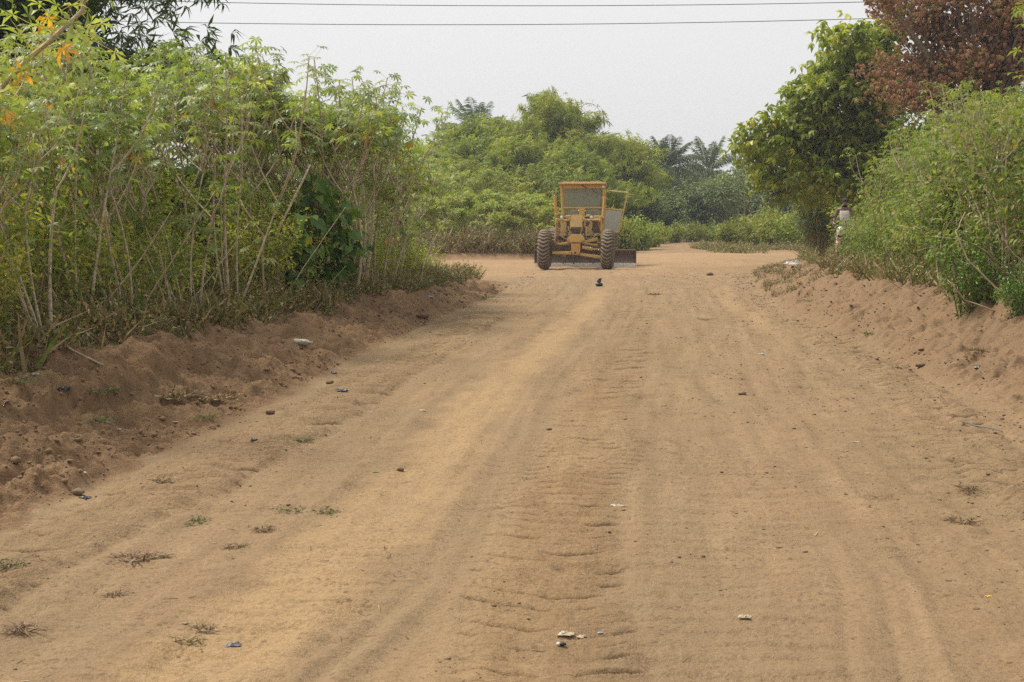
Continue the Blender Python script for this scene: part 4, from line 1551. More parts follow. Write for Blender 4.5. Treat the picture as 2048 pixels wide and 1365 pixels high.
# ------------------------------------------------------------------ tufts on the road
def gen_tuft(seed, n=70, H=.12, R=.12, mat='dry', leafy=40, flat=.6, tl=(.2, 1.0)):
    r = np.random.RandomState(seed)
    mb = MB()
    a = r.uniform(0, 2 * PI, n)
    q = r.rand(n) ** .5 * R
    P = np.stack([np.cos(a) * q * .6, np.sin(a) * q * .6, np.zeros(n)], -1)
    d = rdir(r, n, flat) + np.stack([np.cos(a), np.sin(a), 0 * a], -1) * .5
    d[:, 2] = np.abs(d[:, 2])
    scatter(mb, (BLADE[0] * [1.6, 1, 1], BLADE[1]), P, d, rdir(r, n), r.uniform(.5, 1.2, n) * H, r.uniform(*tl, n))
    m = leafy
    if m:
        P = np.append(r.normal(size=(m, 2)) * R * .6, r.uniform(.0, H * .6, (m, 1)), 1)
        scatter(mb, LEAF, P, rdir(r, m, .1), rdir(r, m, 1), r.uniform(.02, .05, m), r.uniform(*tl, m))
    return mb.mesh('tuft', M[mat])


drt = [gen_tuft(970 + k, tl=(0, .75)) for k in range(3)]
grt = [gen_tuft(975 + k, 50, .11, .15, 'weed', 60, .4, (0, .9)) for k in range(3)]
for (px, py, kind, s, lab) in (
        (265, 1122, 0, 1.5, 'largest brown dry tuft on the left half of the road'), (325, 963, 0, 1.0, 'dry tuft close to the foot of the left bank'),
        (322, 1115, 0, .8, 'small dark tuft beside the largest dry tuft'), (20, 1130, 1, 1.1, 'weedy tuft at the left frame edge'),
        (470, 1095, 0, .8, 'small tuft alone in the sand, left of the pale strip'), (528, 1060, 0, .8, 'flattened tuft left of the pale strip'),
        (580, 1022, 1, .9, 'green creeping weed left of the pale sand strip'), (655, 1025, 1, 1.0, 'green creeping weed touching the pale sand strip'),
        (390, 1045, 1, 1.0, 'low green weed on the left tyre print'), (600, 882, 1, 1.2, 'spread of low weed beside the left tyre print'),
        (230, 1192, 0, .7, 'brown tuft pressed in the sand at lower left'), (40, 1262, 0, 1.0, 'dry tuft low at the left frame edge'), (400, 1262, 0, .9, 'brown scraps of root along the pale strip'),
        (375, 1288, 0, 1.0, 'dry root tuft at the edge of the pale strip near the bottom'), (1410, 640, 1, 1.2, 'small green weed in the middle of the road'),
        (1620, 604, 1, 1.5, 'little upright green weed by the right bank'), (1958, 702, 0, 1.8, 'clump of dry grass with dark soil on the right bank'),
        (1742, 668, 1, 1.7, 'flat weed patch on the lower right bank'), (1935, 978, 0, 1.1, 'dark scatter of dry weed on the right half of the road'),
        (1925, 1045, 0, 1.2, 'dry weed remains at right, above the yellow scrap'), (345, 800, 0, 3.0, 'tall straw-coloured grass tuft on the near left bank'),
        (205, 785, 1, 2.2, 'bright green weed on the near left bank'), (435, 800, 0, 2.2, 'dry hanging grass tuft on the left bank'), (190, 845, 1, 1.8, 'yellow-green weed rooted in the bank scarp'),
        (45, 765, 1, 1.7, 'small green weed on the bank beside the grey plastic scrap'), (410, 835, 1, 1.3, 'low green weed near the foot of the left bank'), (970, 597, 1, 2.4, 'green weed patch at the end of the left bank'),
        (900, 560, 1, 4.0, 'leafy weed at the very corner of the left bank'), (1310, 590, 0, 2.2, 'heap of dry weed and clods in the road before the grader'), (1560, 545, 1, 2.6, 'grassy patch where the right bank begins')):
    p = on_ground(px, py)
    m = (drt if kind == 0 else grt)[RNG.randint(3)]
    o = bpy.data.objects.new('grass_tuft' if kind == 0 else 'green_weed', m)
    COL.objects.link(o)
    o.location = p
    o.rotation_euler = (0, 0, ANG())
    s *= .52
    o.scale = (s * 1.25, s * 1.25, s * .5)
    tag(o, lab, 'grass tuft' if kind == 0 else 'weed')

# ------------------------------------------------------------------ litter
def plastic(name, col, rough=.45, col2=None):
    return solid(name, col, rough, col2=col2 or tuple(c * .6 for c in col), scale=14)


M['pl_white'] = plastic('white_plastic', (.50, .47, .42))
M['pl_blue'] = plastic('blue_plastic', (.115, .125, .128))
M['pl_pale'] = plastic('pale_blue_plastic', (.34, .37, .38))
M['pl_navy'] = plastic('navy_plastic', (.032, .033, .042))
M['pl_black'] = plastic('black_plastic', (.025, .027, .032))
M['pl_beige'] = plastic('beige_film', (.42, .335, .21))
M['pl_yellow'] = plastic('yellow_scrap', (.60, .36, .03))
M['pl_grey'] = plastic('grey_plastic', (.27, .275, .28))
M['pl_green'] = plastic('fresh_leaf', (.12, .30, .03))
M['pl_brown'] = plastic('brown_clod', (.08, .045, .028), .95)
M['pl_teal'] = plastic('teal_string', (.06, .13, .14))


def crumple(seed, L, W, H, n=9):
    r = np.random.RandomState(seed)
    u, v = np.meshgrid(np.linspace(-.5, .5, n), np.linspace(-.5, .5, n))
    z = np.abs(fbm(u * 4 + seed, v * 4, 3, seed)) * H * 1.6 * (1 - (2 * np.maximum(np.abs(u), np.abs(v))) ** 4 * .9)
    x = u * L * (1 + .45 * fbm(v * 3, u * 2 + seed, 2, seed + 1)) + fbm(u * 5, v * 5, 2, seed + 4) * L * .14
    y = v * W * (1 + .45 * fbm(u * 3, v * 2 - seed, 2, seed + 2)) + fbm(u * 5, v * 5, 2, seed + 5) * W * .14
    V = np.stack([x, y, z + .003], -1).reshape(-1, 3)
    i, j = np.meshgrid(np.arange(n - 1), np.arange(n - 1))
    q = np.stack([i + n * j, i + 1 + n * j, i + 1 + n * (j + 1), i + n * (j + 1)], -1).reshape(-1, 4)
    lo = V.copy()
    lo[:, 2] -= .002
    mb = MB()
    mb.add(V, q)
    mb.add(lo, q[:, ::-1])
    return mb


for k, (px, py, mt, L, W, H, nm, lab) in enumerate((
        (683, 782, 'pl_blue', .13, .09, .05, 'plastic_bag', 'blue-grey crumpled plastic bag at the foot of the left bank'),
        (757, 722, 'pl_white', .06, .05, .04, 'paper_scrap', 'small white scrap on the road edge under the left bank'),
        (667, 748, 'pl_navy', .10, .07, .05, 'plastic_bag', 'dark bag lying in the toe of the left bank just above the blue-grey one'),
        (508, 881, 'pl_navy', .06, .05, .03, 'plastic_scrap', 'dark navy scrap on the sand below the left bank'),
        (70, 752, 'pl_grey', .08, .06, .04, 'plastic_scrap', 'grey-blue plastic scrap on top of the near left bank'),
        (127, 783, 'pl_black', .14, .08, .05, 'plastic_bag', 'black torn plastic bag on the near left bank'),
        (172, 997, 'pl_navy', .09, .06, .04, 'plastic_bag', 'blue-black crumpled bag where the near bank meets the road'),
        (468, 1292, 'pl_blue', .075, .045, .035, 'plastic_bag', 'small blue-black crumpled bag in the pale sand strip'),
        (372, 1248, 'pl_beige', .035, .03, .015, 'paper_scrap', 'pale paper scrap low on the left of the road'),
        (1130, 1270, 'pl_beige', .10, .06, .025, 'plastic_film', 'pale torn film half buried near the bottom centre'),
        (1165, 1275, 'pl_beige', .05, .04, .02, 'plastic_film', 'smaller pale film fragment right of the torn film'),
        (1200, 1268, 'pl_pale', .022, .018, .01, 'plastic_scrap', 'tiny pale blue scrap near the bottom centre'),
        (1232, 1013, 'pl_beige', .10, .07, .025, 'plastic_film', 'beige crumpled film on the central tyre print'),
        (1490, 1236, 'pl_beige', .07, .05, .02, 'plastic_film', 'pale crumpled film on the rough right half of the road'),
        (1978, 1194, 'pl_yellow', .045, .025, .012, 'dead_leaf', 'yellow leaf lying at lower right'),
        (1522, 709, 'pl_white', .09, .06, .03, 'paper_scrap', 'bright white scrap in the middle of the road'),
        (1328, 812, 'pl_beige', .05, .04, .015, 'paper_scrap', 'pale yellowish scrap right of the central tyre print'),
        (752, 945, 'pl_green', .05, .03, .01, 'green_leaf', 'single bright green leaf on the sand'),
        (1592, 529, 'pl_white', .55, .35, .2, 'sack', 'white plastic sack lying on the side road at right'),
        (1955, 738, 'pl_grey', .08, .07, .06, 'plastic_cup', 'pale crushed cup on the right bank'),
        (859, 595, 'pl_pale', .16, .12, .08, 'paper_scrap', 'whitish scrap near the far end of the left bank'),
        (1712, 886, 'pl_beige', .06, .04, .015, 'paper_scrap', 'pale sliver on the right half of the road'),
        (1653, 722, 'pl_beige', .08, .05, .02, 'paper_scrap', 'pale scrap between the road middle and the right bank'),
        (845, 822, 'pl_beige', .07, .05, .02, 'paper_scrap', 'pale scrap left of the pale sand strip'),
        (237, 862, 'pl_white', .05, .04, .025, 'paper_scrap', 'white scrap on the face of the near left bank'),
        (170, 947, 'pl_white', .03, .03, .02, 'paper_scrap', 'white crumb on the near left bank above the blue-black bag'),
        (350, 846, 'pl_beige', .05, .04, .025, 'paper_scrap', 'pale paper bit near the straw-coloured tuft'),
        (1060, 555, 'pl_black', .30, .2, .04, 'plastic_bag', 'flat dark bag on the road left of the grader'))):
    p = on_ground(px, py)
    q_ = 1.0 if nm == 'sack' else .72
    o = crumple(1000 + k, L * q_, W * q_, H * q_ * .6).obj(nm, M[mt])
    o.location = p
    o.rotation_euler = (0, 0, RNG.uniform(-.6, .6))
    tag(o, lab, 'litter')
for (px, py, s, lab) in ((1485, 790, .045, 'dark clod of earth alone in the middle of the road'), (1840, 735, .06, 'dark brown clod where the road meets the right bank'), (540, 828, .05, 'brown clod at the toe of the left bank'),
                         (660, 768, .05, 'round clod beside the dark bag at the bank toe'), (845, 636, .12, 'dark lump of soil at the foot of the left bank, far end'), (800, 942, .03, 'small clod at the left edge of the pale strip'),
                         (155, 990, .05, 'orange-brown clod next to the blue-black bag'), (1420, 551, .12, 'clod of earth on the orange road right of the grader'), (1098, 861, .025, 'small clod on the pale strip')):
    p = on_ground(px, py)
    mb = MB()
    s *= .62
    mb.ball((0, 0, s * .4), s, 2, (1.3, 1, .7), jit=.22, seed=px)
    o = mb.obj('earth_clod', M['clod'], None, True)
    o.location = p
    tag(o, lab, 'clod')
# plastic bottle on the bank
p = on_ground(605, 692)
mb, cp = MB(), MB()
mb.lathe([(0.001, -.12), (.034, -.118), (.037, -.10), (.035, -.03), (.038, 0), (.036, .05), (.026, .085), (.013, .105), (.013, .12)], (0, 0, 0), 'x', 16)
cp.lathe([(.015, .115), (.016, .118), (.016, .14), (.001, .141)], (0, 0, 0), 'x', 12)
root = thing('plastic_bottle', 'pale dusty plastic bottle lying on the left bank', 'bottle', (p[0], p[1], p[2] + .035), -.55)
M['bottle'] = solid('bottle_plastic', (.45, .46, .38), .35, col2=(.33, .30, .22), scale=20)
mb.obj('body', M['bottle'], root, True)
cp.obj('cap', M['pl_white'], root, True)
# small white-and-dark shell like object near the camera
p = on_ground(1124, 1293)
mb, cp = MB(), MB()
mb.ball((0, 0, .008), .011, 2, (1.5, .8, .7), jit=.08, seed=4)
cp.ball((-.013, 0, .008), .010, 2, (.9, .9, .8))
root = thing('snail_shell', 'tiny dark shell with a white end in the bottom centre sand', 'shell', tuple(p))
mb.obj('body', M['pl_black'], root, True)
cp.obj('tip', M['pl_white'], root, True)
# dark stump in the road
p = on_ground(1198, 573)
mb = MB()
mb.ball((0, 0, .04), .085, 2, (1.1, 1, .6), jit=.12, seed=2)
mb.ball((.0, 0, .12), .05, 2, (1, .9, 1.0), jit=.15, seed=3)
mb.ball((.02, 0, .17), .045, 2, (1.1, .9, .5), jit=.15, seed=5)
o = mb.obj('dark_bundle', M['pl_black'], None, True)
o.location = p
tag(o, 'small dark upright bundle standing in the road in front of the grader', 'bundle')
# teal string
a, b, c = on_ground(1925, 848), on_ground(1950, 853), on_ground(2005, 866)
mb = MB()
mb.tube(np.array([a, (a + b) / 2 + [0, 0, .01], b, (b + c) / 2 + [0, .02, .006], c]) - a + [0, 0, .004], .004, 5)
o = mb.obj('plastic_string', M['pl_teal'], None, True)
o.location = a
tag(o, 'teal plastic string lying on the right tyre print', 'string')

# ------------------------------------------------------------------ power lines
M['wire'] = solid('wire_metal', (.09, .09, .095), .5)
for (pts, lab) in ((((300, 2), (1000, 12), (1750, 4)), 'upper of two thin power lines crossing the sky'), (((240, 43), (900, 50), (1690, 39)), 'lower of two thin power lines crossing the sky')):
    A = np.array([at(px, py, 47) for px, py in pts])
    co = np.polyfit(A[:, 0], A[:, 2], 2)
    xs = np.linspace(-36, 36, 60)
    mb = MB()
    mb.tube(np.stack([xs, 47 + 0 * xs, np.polyval(co, xs)], -1), .0125, 5)
    o = mb.obj('power_line', M['wire'], None, True)
    tag(o, lab, 'power line', 'power lines over the road')

# ------------------------------------------------------------------ motor grader
def paint(name, col, dust=(.42, .30, .165), amt=.55, rough=.5):
    m, nt = newmat(name)
    N = NT(nt)
    tc = N.n('ShaderNodeTexCoord').outputs['Object']
    f = N.noise(tc, 3.2, 7, .65)
    f2 = N.noise(tc, 19, 5, .7)
    c = N.mix(N.math('MULTIPLY', N.ramp(f, [(.36, 0), (.70, 1)]), amt), col, dust)
    c = N.mix(N.ramp(f2, [(.57, 0), (.68, .85)]), c, (.13, .072, .036))
    nz = N.n('ShaderNodeSeparateXYZ')
    N.l(N.n('ShaderNodeNewGeometry').outputs['Normal'], nz.inputs[0])
    c = N.mix(N.math('MULTIPLY', N.ramp(nz.outputs[2], [(.3, 0), (.9, 1)]), .55), c, dust)   # dust lies on upward faces
    p = N.n('ShaderNodeBsdfPrincipled')
    N.l(c, p.inputs['Base Color'])
    N.l(N.math('ADD', rough, N.math('MULTIPLY', f, .3)), p.inputs['Roughness'])
    p.inputs['Specular IOR Level'].default_value = .3
    N.l(N.bump(f2, .15, .01), p.inputs['Normal'])
    N.out(p.outputs[0])
    return m


M['yellow'] = paint('grader_yellow', (.55, .36, .10), (.42, .31, .18), .55)
M['orange'] = paint('grader_orange', (.52, .27, .065), (.42, .30, .17), .5)
M['cream'] = paint('faded_yellow', (.64, .46, .20), (.42, .31, .18), .4)
M['dirty'] = paint('grimy_metal', (.075, .055, .040), (.20, .14, .085), .55, .7)
M['steel'] = paint('blade_steel', (.115, .092, .080), (.26, .19, .13), .5, .55)
M['edge'] = paint('worn_edge', (.72, .70, .66), (.50, .43, .35), .35, .4)
M['tyre'] = solid('dusty_rubber', (.20, .155, .105), .9, col2=(.07, .058, .046), scale=9, lo=.42, hi=.72, spec=.2)
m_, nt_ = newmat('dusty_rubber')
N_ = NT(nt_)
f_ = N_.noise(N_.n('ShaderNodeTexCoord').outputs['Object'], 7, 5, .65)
c_ = N_.mix(N_.attr('tint'), (.085, .068, .05), N_.mix(N_.ramp(f_, [(.35, 0), (.7, 1)]), (.28, .215, .145), (.17, .13, .09)))   # lighter dusty colour on the lugs, darker in the slots
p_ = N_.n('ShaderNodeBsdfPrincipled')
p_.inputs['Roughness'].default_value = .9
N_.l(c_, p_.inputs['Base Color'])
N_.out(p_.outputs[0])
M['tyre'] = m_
M['dark'] = solid('dark_interior', (.02, .02, .018), .8)
M['lamp'] = solid('lamp_glass', (.72, .70, .64), .2)


def glassmat():
    m, nt = newmat('dusty_glass')
    N = NT(nt)
    tc = N.n('ShaderNodeTexCoord').outputs['Object']
    f = N.noise(tc, 2.5, 5, .6)
    p = N.n('ShaderNodeBsdfPrincipled')
    N.l(N.mix(f, (.36, .36, .26), (.24, .26, .19)), p.inputs['Base Color'])
    p.inputs['Roughness'].default_value = .25
    tr = N.n('ShaderNodeBsdfTransparent')
    tr.inputs[0].default_value = (.75, .82, .72, 1)
    ms = N.n('ShaderNodeMixShader')
    N.l(N.ramp(f, [(.3, .45), (.75, .80)]), ms.inputs[0])
    N.l(tr.outputs[0], ms.inputs[1])
    N.l(p.outputs[0], ms.inputs[2])
    N.out(ms.outputs[0])
    return m


M['glass'] = glassmat()

GY, GYAW = 44.3, math.radians(5.0)
gp = at(1040 + 698 / 6.204, 541, GY)
GX, GZ = gp[0], 0.0
GZ = hz(GX, GY)
SZ = 6.204


def g(zx, zy, yl):
    """zoomed detail pixel of the grader, at depth yl behind the front axle, to grader coordinates"""
    Yw = GY + yl * math.cos(GYAW)
    p = at(1040 + zx / SZ, 340 + zy / SZ, Yw)
    x = (p[0] - GX - yl * math.sin(GYAW)) / math.cos(GYAW)
    return np.array([x, yl, p[2] - GZ])


grader = thing('road_grader', 'dusty yellow motor grader parked head-on in the junction with its cab door open', 'road grader', (GX, GY, GZ), -GYAW)


def part(mb, name, mat, parent=None, smooth=False):
    return mb.obj(name, M[mat], parent or grader, smooth)


def make_tyre(Rad, W, nl=30, chev=.75):
    seg, ac = 210, 15
    mb = MB()
    th = np.arange(seg) * 2 * PI / seg
    prof = []
    uu = np.linspace(-1, 1, ac)
    rr = Rad - .030 - .09 * np.abs(uu) ** 5
    # sidewall points
    al = np.concatenate([[-.36, -.46, -.5], uu * .47, [.5, .46, .36]]) * W
    rp = np.concatenate([[Rad * .52, Rad * .66, Rad * .80], rr, [Rad * .80, Rad * .66, Rad * .52]])
    u_all = np.concatenate([[-2, -2, -1.1], uu, [1.1, 2, 2]])
    TH = th[:, None]
    ph = nl * TH / (2 * PI) + chev * np.abs(np.clip(u_all, -1, 1))[None, :] ** 1.4 * 1.1
    lug = np.clip(np.sin(2 * PI * ph) * 2.2 + .35, 0, 1)
    lug = np.where(np.abs(u_all)[None, :] < 1.15, lug, 0)
    R = rp[None, :] + lug * .045
    V = np.stack([np.repeat(al[None], seg, 0), R * np.cos(TH), R * np.sin(TH)], -1)
    n = len(al)
    i, j = np.arange(seg)[:, None], np.arange(n - 1)[None, :]
    i2 = (i + 1) % seg
    Q = np.stack([i * n + j, i2 * n + j, i2 * n + j + 1, i * n + j + 1], -1).reshape(-1, 4)
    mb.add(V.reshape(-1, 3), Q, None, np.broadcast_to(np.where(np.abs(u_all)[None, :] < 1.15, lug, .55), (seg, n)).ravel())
    return mb.mesh('tyre', M['tyre'], False)


def make_rim(Rad, W):
    mb = MB()
    mb.lathe([(Rad * .54, -.38 * W), (Rad * .50, -.40 * W), (Rad * .46, -.22 * W), (Rad * .2, -.12 * W), (Rad * .19, -.30 * W), (.001, -.30 * W)], (0, 0, 0), 'x', 28)
    mb.lathe([(Rad * .54, .38 * W), (Rad * .50, .40 * W), (Rad * .46, .22 * W), (Rad * .2, .12 * W), (Rad * .19, .30 * W), (.001, .30 * W)], (0, 0, 0), 'x', 28)
    for k in range(8):
        a = k * PI / 4
        mb.tube([(-.16 * W, math.cos(a) * Rad * .28, math.sin(a) * Rad * .28), (.16 * W, math.cos(a) * Rad * .28, math.sin(a) * Rad * .28)], .02, 6)
    return mb.mesh('rim', M['yellow'], True)


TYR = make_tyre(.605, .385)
RIM = make_rim(.605, .385)


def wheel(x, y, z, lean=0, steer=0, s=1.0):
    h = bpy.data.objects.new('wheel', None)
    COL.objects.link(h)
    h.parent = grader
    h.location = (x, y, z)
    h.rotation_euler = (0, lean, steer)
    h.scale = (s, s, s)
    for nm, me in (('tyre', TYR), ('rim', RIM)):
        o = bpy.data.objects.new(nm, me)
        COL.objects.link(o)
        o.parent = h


tl, trr = g(308, 1020, 0), g(1088, 1030, 0)
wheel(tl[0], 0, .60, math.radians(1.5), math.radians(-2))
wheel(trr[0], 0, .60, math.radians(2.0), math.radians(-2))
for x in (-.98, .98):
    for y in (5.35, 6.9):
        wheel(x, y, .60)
# front axle and steering
mb = MB()
a, b = g(390, 950, 0.05), g(1010, 985, 0.05)
mb.bar(a, b, .14, .16)
mb.box((tl[0] + .24, 0.02, .62), (.16, .20, .42), bev=.02)
mb.box((trr[0] - .24, 0.02, .62), (.16, .20, .42), bev=.02)
part(mb, 'front_axle', 'dirty')
mb = MB()
mb.bar(g(400, 1030, -.18), g(640, 1032, -.18), .085, .07)
mb.bar(g(735, 1045, -.18), g(1000, 1085, -.18), .095, .07)
mb.bar(g(400, 1040, .1), g(1000, 1060, .1), .05, .05)
part(mb, 'steering_rod', 'yellow')
mb = MB()
mb.tube([g(770, 960, -.12), g(900, 985, -.12)], .055, 12)
mb.tube([g(900, 985, -.12), g(1005, 990, -.12)], .032, 10)
part(mb, 'lean_cylinder', 'cream', None, True)
mb = MB()
mb.bar(g(470, 925, .02), g(620, 910, .02), .07, .09)
mb.bar(g(620, 930, .02), g(500, 965, .02), .05, .06)
mb.bar(g(760, 905, .05), g(960, 860, .25), .10, .09)
mb.bar(g(800, 920, .02), g(990, 935, .02), .05, .06)
part(mb, 'axle_link', 'yellow')
# front plate hanging below the nose
mb = MB()
pl = [g(632, 915, -.30), g(748, 915, -.30), g(746, 1015, -.30), g(722, 1050, -.30), g(662, 1050, -.30), g(636, 1015, -.30)]
mb.prism([(p[0], p[2]) for p in pl], -.33, -.20)
o_plate = part(mb, 'front_plate', 'orange')
mb = MB()
c = g(686, 1030, -.30)
mb.lathe([(.001, -.345), (.028, -.345), (.03, -.325), (.03, -.32)], (c[0], 0, c[2]), 'y', 12)
mb.obj('pin', M['dark'], o_plate)
# nose / bolster
mb = MB()
c0, c1 = g(590, 880, -.1), g(790, 830, -.1)
pl = [g(588, 845, -.1), g(640, 800, -.1), g(750, 800, -.1), g(792, 840, -.1), g(800, 875, -.1), g(745, 912, -.1), g(630, 912, -.1), g(585, 880, -.1)]
mb.prism([(p[0], p[2]) for p in pl], -.26, .30)
pl = [g(615, 862, -.1), g(765, 862, -.1), g(755, 895, -.1), g(625, 895, -.1)]
mb.prism([(p[0], p[2]) for p in pl], -.34, -.262)
part(mb, 'nose_casting', 'yellow')
# head of the front frame: pale box with grimy valve block below
mb = MB()
pl = [g(648, 556, .35), g(770, 556, .35), g(772, 600, .35), g(758, 712, .35), g(634, 712, .35), g(636, 640, .35)]
mb.prism([(p[0], p[2]) for p in pl], .10, .42)
part(mb, 'frame_head', 'cream')
mb = MB()
pl = [g(640, 713, .2), g(756, 713, .2), g(742, 800, .2), g(646, 800, .2)]
mb.prism([(p[0], p[2]) for p in pl], .06, .62)
for k in range(4):
    a, b = g(648, 730 + k * 19, .05), g(745, 730 + k * 19, .05)
    mb.bar(a, b, .018, .04)
part(mb, 'valve_block', 'dirty')
# main beam back to the cab, rising
mb = MB()
mb.bar((.0, .30, 1.05), (.02, 1.6, 1.44), .26, .30, bev=.03)
mb.bar((.02, 1.5, 1.43), (.02, 4.2, 1.38), .26, .30, bev=.03)
part(mb, 'main_beam', 'yellow')
# A frame legs (one flared leg each side)
for sgn, P1 in ((-1, [(520, 655), (575, 650), (585, 700), (582, 760), (545, 800), (492, 905), (468, 935), (428, 930), (470, 850), (510, 770), (540, 735)]),
                (1, [(880, 640), (900, 655), (895, 715), (885, 745), (915, 800), (965, 870), (1000, 950), (975, 968), (930, 890), (880, 810), (835, 770), (812, 840), (805, 840), (812, 715), (845, 705)])):
    mb = MB()
    mb.prism([(g(x, y, .9)[0], g(x, y, .9)[2]) for x, y in P1], .80, .92)
    part(mb, 'support_leg', 'yellow')
mb = MB()
for a, b in (((597, 705), (618, 805)), ((826, 705), (818, 845)), ((628, 640), (625, 800))):
    mb.bar(g(*a, .78), g(*b, .74), .035, .03)
part(mb, 'pale_strut', 'cream')
mb = MB()
mb.bar(g(520, 648, .86), g(600, 668, .86), .03, .05)
mb.bar(g(800, 655, .86), g(895, 650, .86), .03, .05)
mb.tube([g(452, 790, .6), g(560, 860, .4), g(640, 865, .3)], .02, 8)
mb.tube([g(985, 790, .6), g(900, 850, .4), g(790, 865, .3)], .02, 8)
part(mb, 'linkage', 'dirty')
# crossbar with the cylinders' pivots
mb = MB()
mb.tube([g(448, 627, 1.1), g(1000, 622, 1.1)], .035, 12)
mb.box(g(455, 632, 1.1), (.08, .14, .16), bev=.015)
mb.box(g(1000, 610, 1.1), (.09, .14, .20), bev=.015)
mb.bar(g(540, 645, 1.1), g(640, 600, 1.1), .05, .08)
mb.bar(g(765, 600, 1.1), g(880, 640, 1.1), .05, .08)
part(mb, 'lift_crossbar', 'yellow')
for (T, Mi, B, R2) in (((430, 292), (452, 560), (436, 925), .0), ((1055, 305), (1030, 600), (1008, 960), .0)):
    mb, rd = MB(), MB()
    t, m_, b = g(*T, 1.15), g(*Mi, 1.15), g(*B, 1.2)
    q = t + (m_ - t) * np.linspace(0, 1, 9)[:, None]
    mb.tube(q, [.048, .050, .050, .048, .046, .046, .046, .05, .05], 14)
    mb.lathe([(.001, -.05), (.06, -.05), (.06, .05), (.001, .05)], tuple(m_), 'y', 14)
    cyl = part(mb, 'lift_cylinder', 'orange', None, True)
    q = m_ + (b - m_) * np.linspace(0, 1, 5)[:, None]
    rd.tube(q, .027, 10)
    rd.obj('piston_rod', M['yellow'], cyl, True)
mb = MB()
mb.tube([g(965, 640, 1.0), g(1000, 790, 1.0)], .024, 8)
mb.tube([g(475, 640, 1.0), g(450, 790, 1.0)], .024, 8)
part(mb, 'side_link', 'orange', None, True)
# headlights
for zx, zy in ((516, 588), (886, 588)):
    hl, ln = MB(), MB()
    c = g(zx, zy, .95)
    hl.lathe([(.001, .12), (.045, .11), (.065, .03), (.066, -.015), (.055, -.018)], tuple(c), 'y', 18)
    o = part(hl, 'headlight', 'dirty', None, True)
    ln.lathe([(.001, -.030), (.035, -.025), (.056, -.012)], tuple(c), 'y', 18)
    ln.obj('lens', M['lamp'], o, True)
mb = MB()
mb.box(g(600, 580, 1.2), (.16, .10, .09), bev=.015)
mb.box(g(845, 570, 1.2), (.13, .10, .07), bev=.015)
mb.box(g(950, 590, 1.3), (.18, .12, .11), bev=.015)
part(mb, 'valve_bank', 'yellow')
# hoses
mb = MB()
for (a, b, c_) in (((600, 640), (560, 720), (600, 800)), ((775, 650), (800, 730), (770, 800)), ((790, 640), (770, 720), (810, 830)), ((600, 780), (560, 830), (640, 850)), ((910, 640), (940, 720), (900, 830)), ((640, 735), (590, 760), (560, 830))):
    mb.tube(curve(g(*a, .7), g(*b, .75), g(*c_, .5), 8), .016, 6, True)
part(mb, 'hydraulic_hose', 'dark', None, True)
# lower cross members behind the front axle
mb = MB()
mb.bar((-.75, .45, .64), (.75, .55, .64), .12, .12)
mb.bar((-.62, .5, .95), (-.12, 2.4, .85), .10, .12)
mb.bar((.62, .5, .95), (.12, 2.4, .85), .10, .12)
mb.box((.15, .9, .78), (.9, .25, .25), bev=.03)
part(mb, 'drawbar', 'dirty')
mb = MB()
mb.lathe([(.60, .0), (.75, .0), (.75, .09), (.60, .09), (.60, .0)], (.1, 2.55, .62), 'z', 48)
part(mb, 'turntable_ring', 'dirty')
# blade
yb = 2.55
bl0, bl1 = g(188, 1190, yb), g(1428, 1190, yb)
zt = g(1300, 1000, yb)[2]
ze = g(1300, 1158, yb)[2]
zb = g(1300, 1212, yb)[2]
mb = MB()
t = np.linspace(0, 1, 12)
zz = ze + (zt - ze) * t
yy = yb + .17 * np.sin(t * PI) - .02 * t
prf = [(y, z) for y, z in zip(yy, zz)] + [(y + .025, z) for y, z in zip(yy[::-1], zz[::-1])]
n = len(prf)
V = [(bl0[0], y, z) for y, z in prf] + [(bl1[0], y, z) for y, z in prf]
P = [list(range(n)), list(range(2 * n - 1, n - 1, -1))] + [[i, (i + 1) % n, (i + 1) % n + n, i + n] for i in range(n)]
mb.add(V, None, P)
mb.bar((bl0[0], yb + .01, zt + .012), (bl1[0], yb + .01, zt + .012), .05, .03)
mb.box((bl1[0] + .012, yb + .06, (zt + ze) / 2), (.024, .22, zt - ze + .02), bev=.004)
mb.box((bl0[0] - .012, yb + .06, (zt + ze) / 2), (.024, .22, zt - ze + .02), bev=.004)
for xq in (-.55, -.2, .45, .78):
    mb.bar((xq, yb - .06, ze - .02), (xq, yb + .05, zt - .02), .03, .05)
blade = part(mb, 'blade', 'steel')
mb = MB()
mb.box(((bl0[0] + bl1[0]) / 2, yb - .025, (ze + zb) / 2), (bl1[0] - bl0[0], .03, ze - zb + .02), bev=.006)
for k in range(22):
    xx = bl0[0] + (bl1[0] - bl0[0]) * (k + .5) / 22
    mb.lathe([(.001, -.05), (.014, -.048), (.014, -.04)], (xx, yb, (ze + zb) / 2 + .03), 'y', 6)
mb.obj('cutting_edge', M['edge'], blade)
# circle to blade brackets
mb = MB()
mb.bar((-.5, 2.7, .62), (-.5, 2.75, .30), .10, .20)
mb.bar((.7, 2.7, .62), (.7, 2.75, .30), .10, .20)
part(mb, 'blade_bracket', 'yellow')

# cab
YC = 4.35     # windscreen plane
D2 = 1.35     # cab depth
cab = bpy.data.objects.new('cab', None)
COL.objects.link(cab)
cab.parent = grader
mb = MB()


def gq(x, y):
    p = g(x, y, YC)
    return p[0], p[2]


x0, ztop = gq(492, 182)
x1, _ = gq(1062, 182)
_, zlow = gq(700, 640)
zfl = 1.05
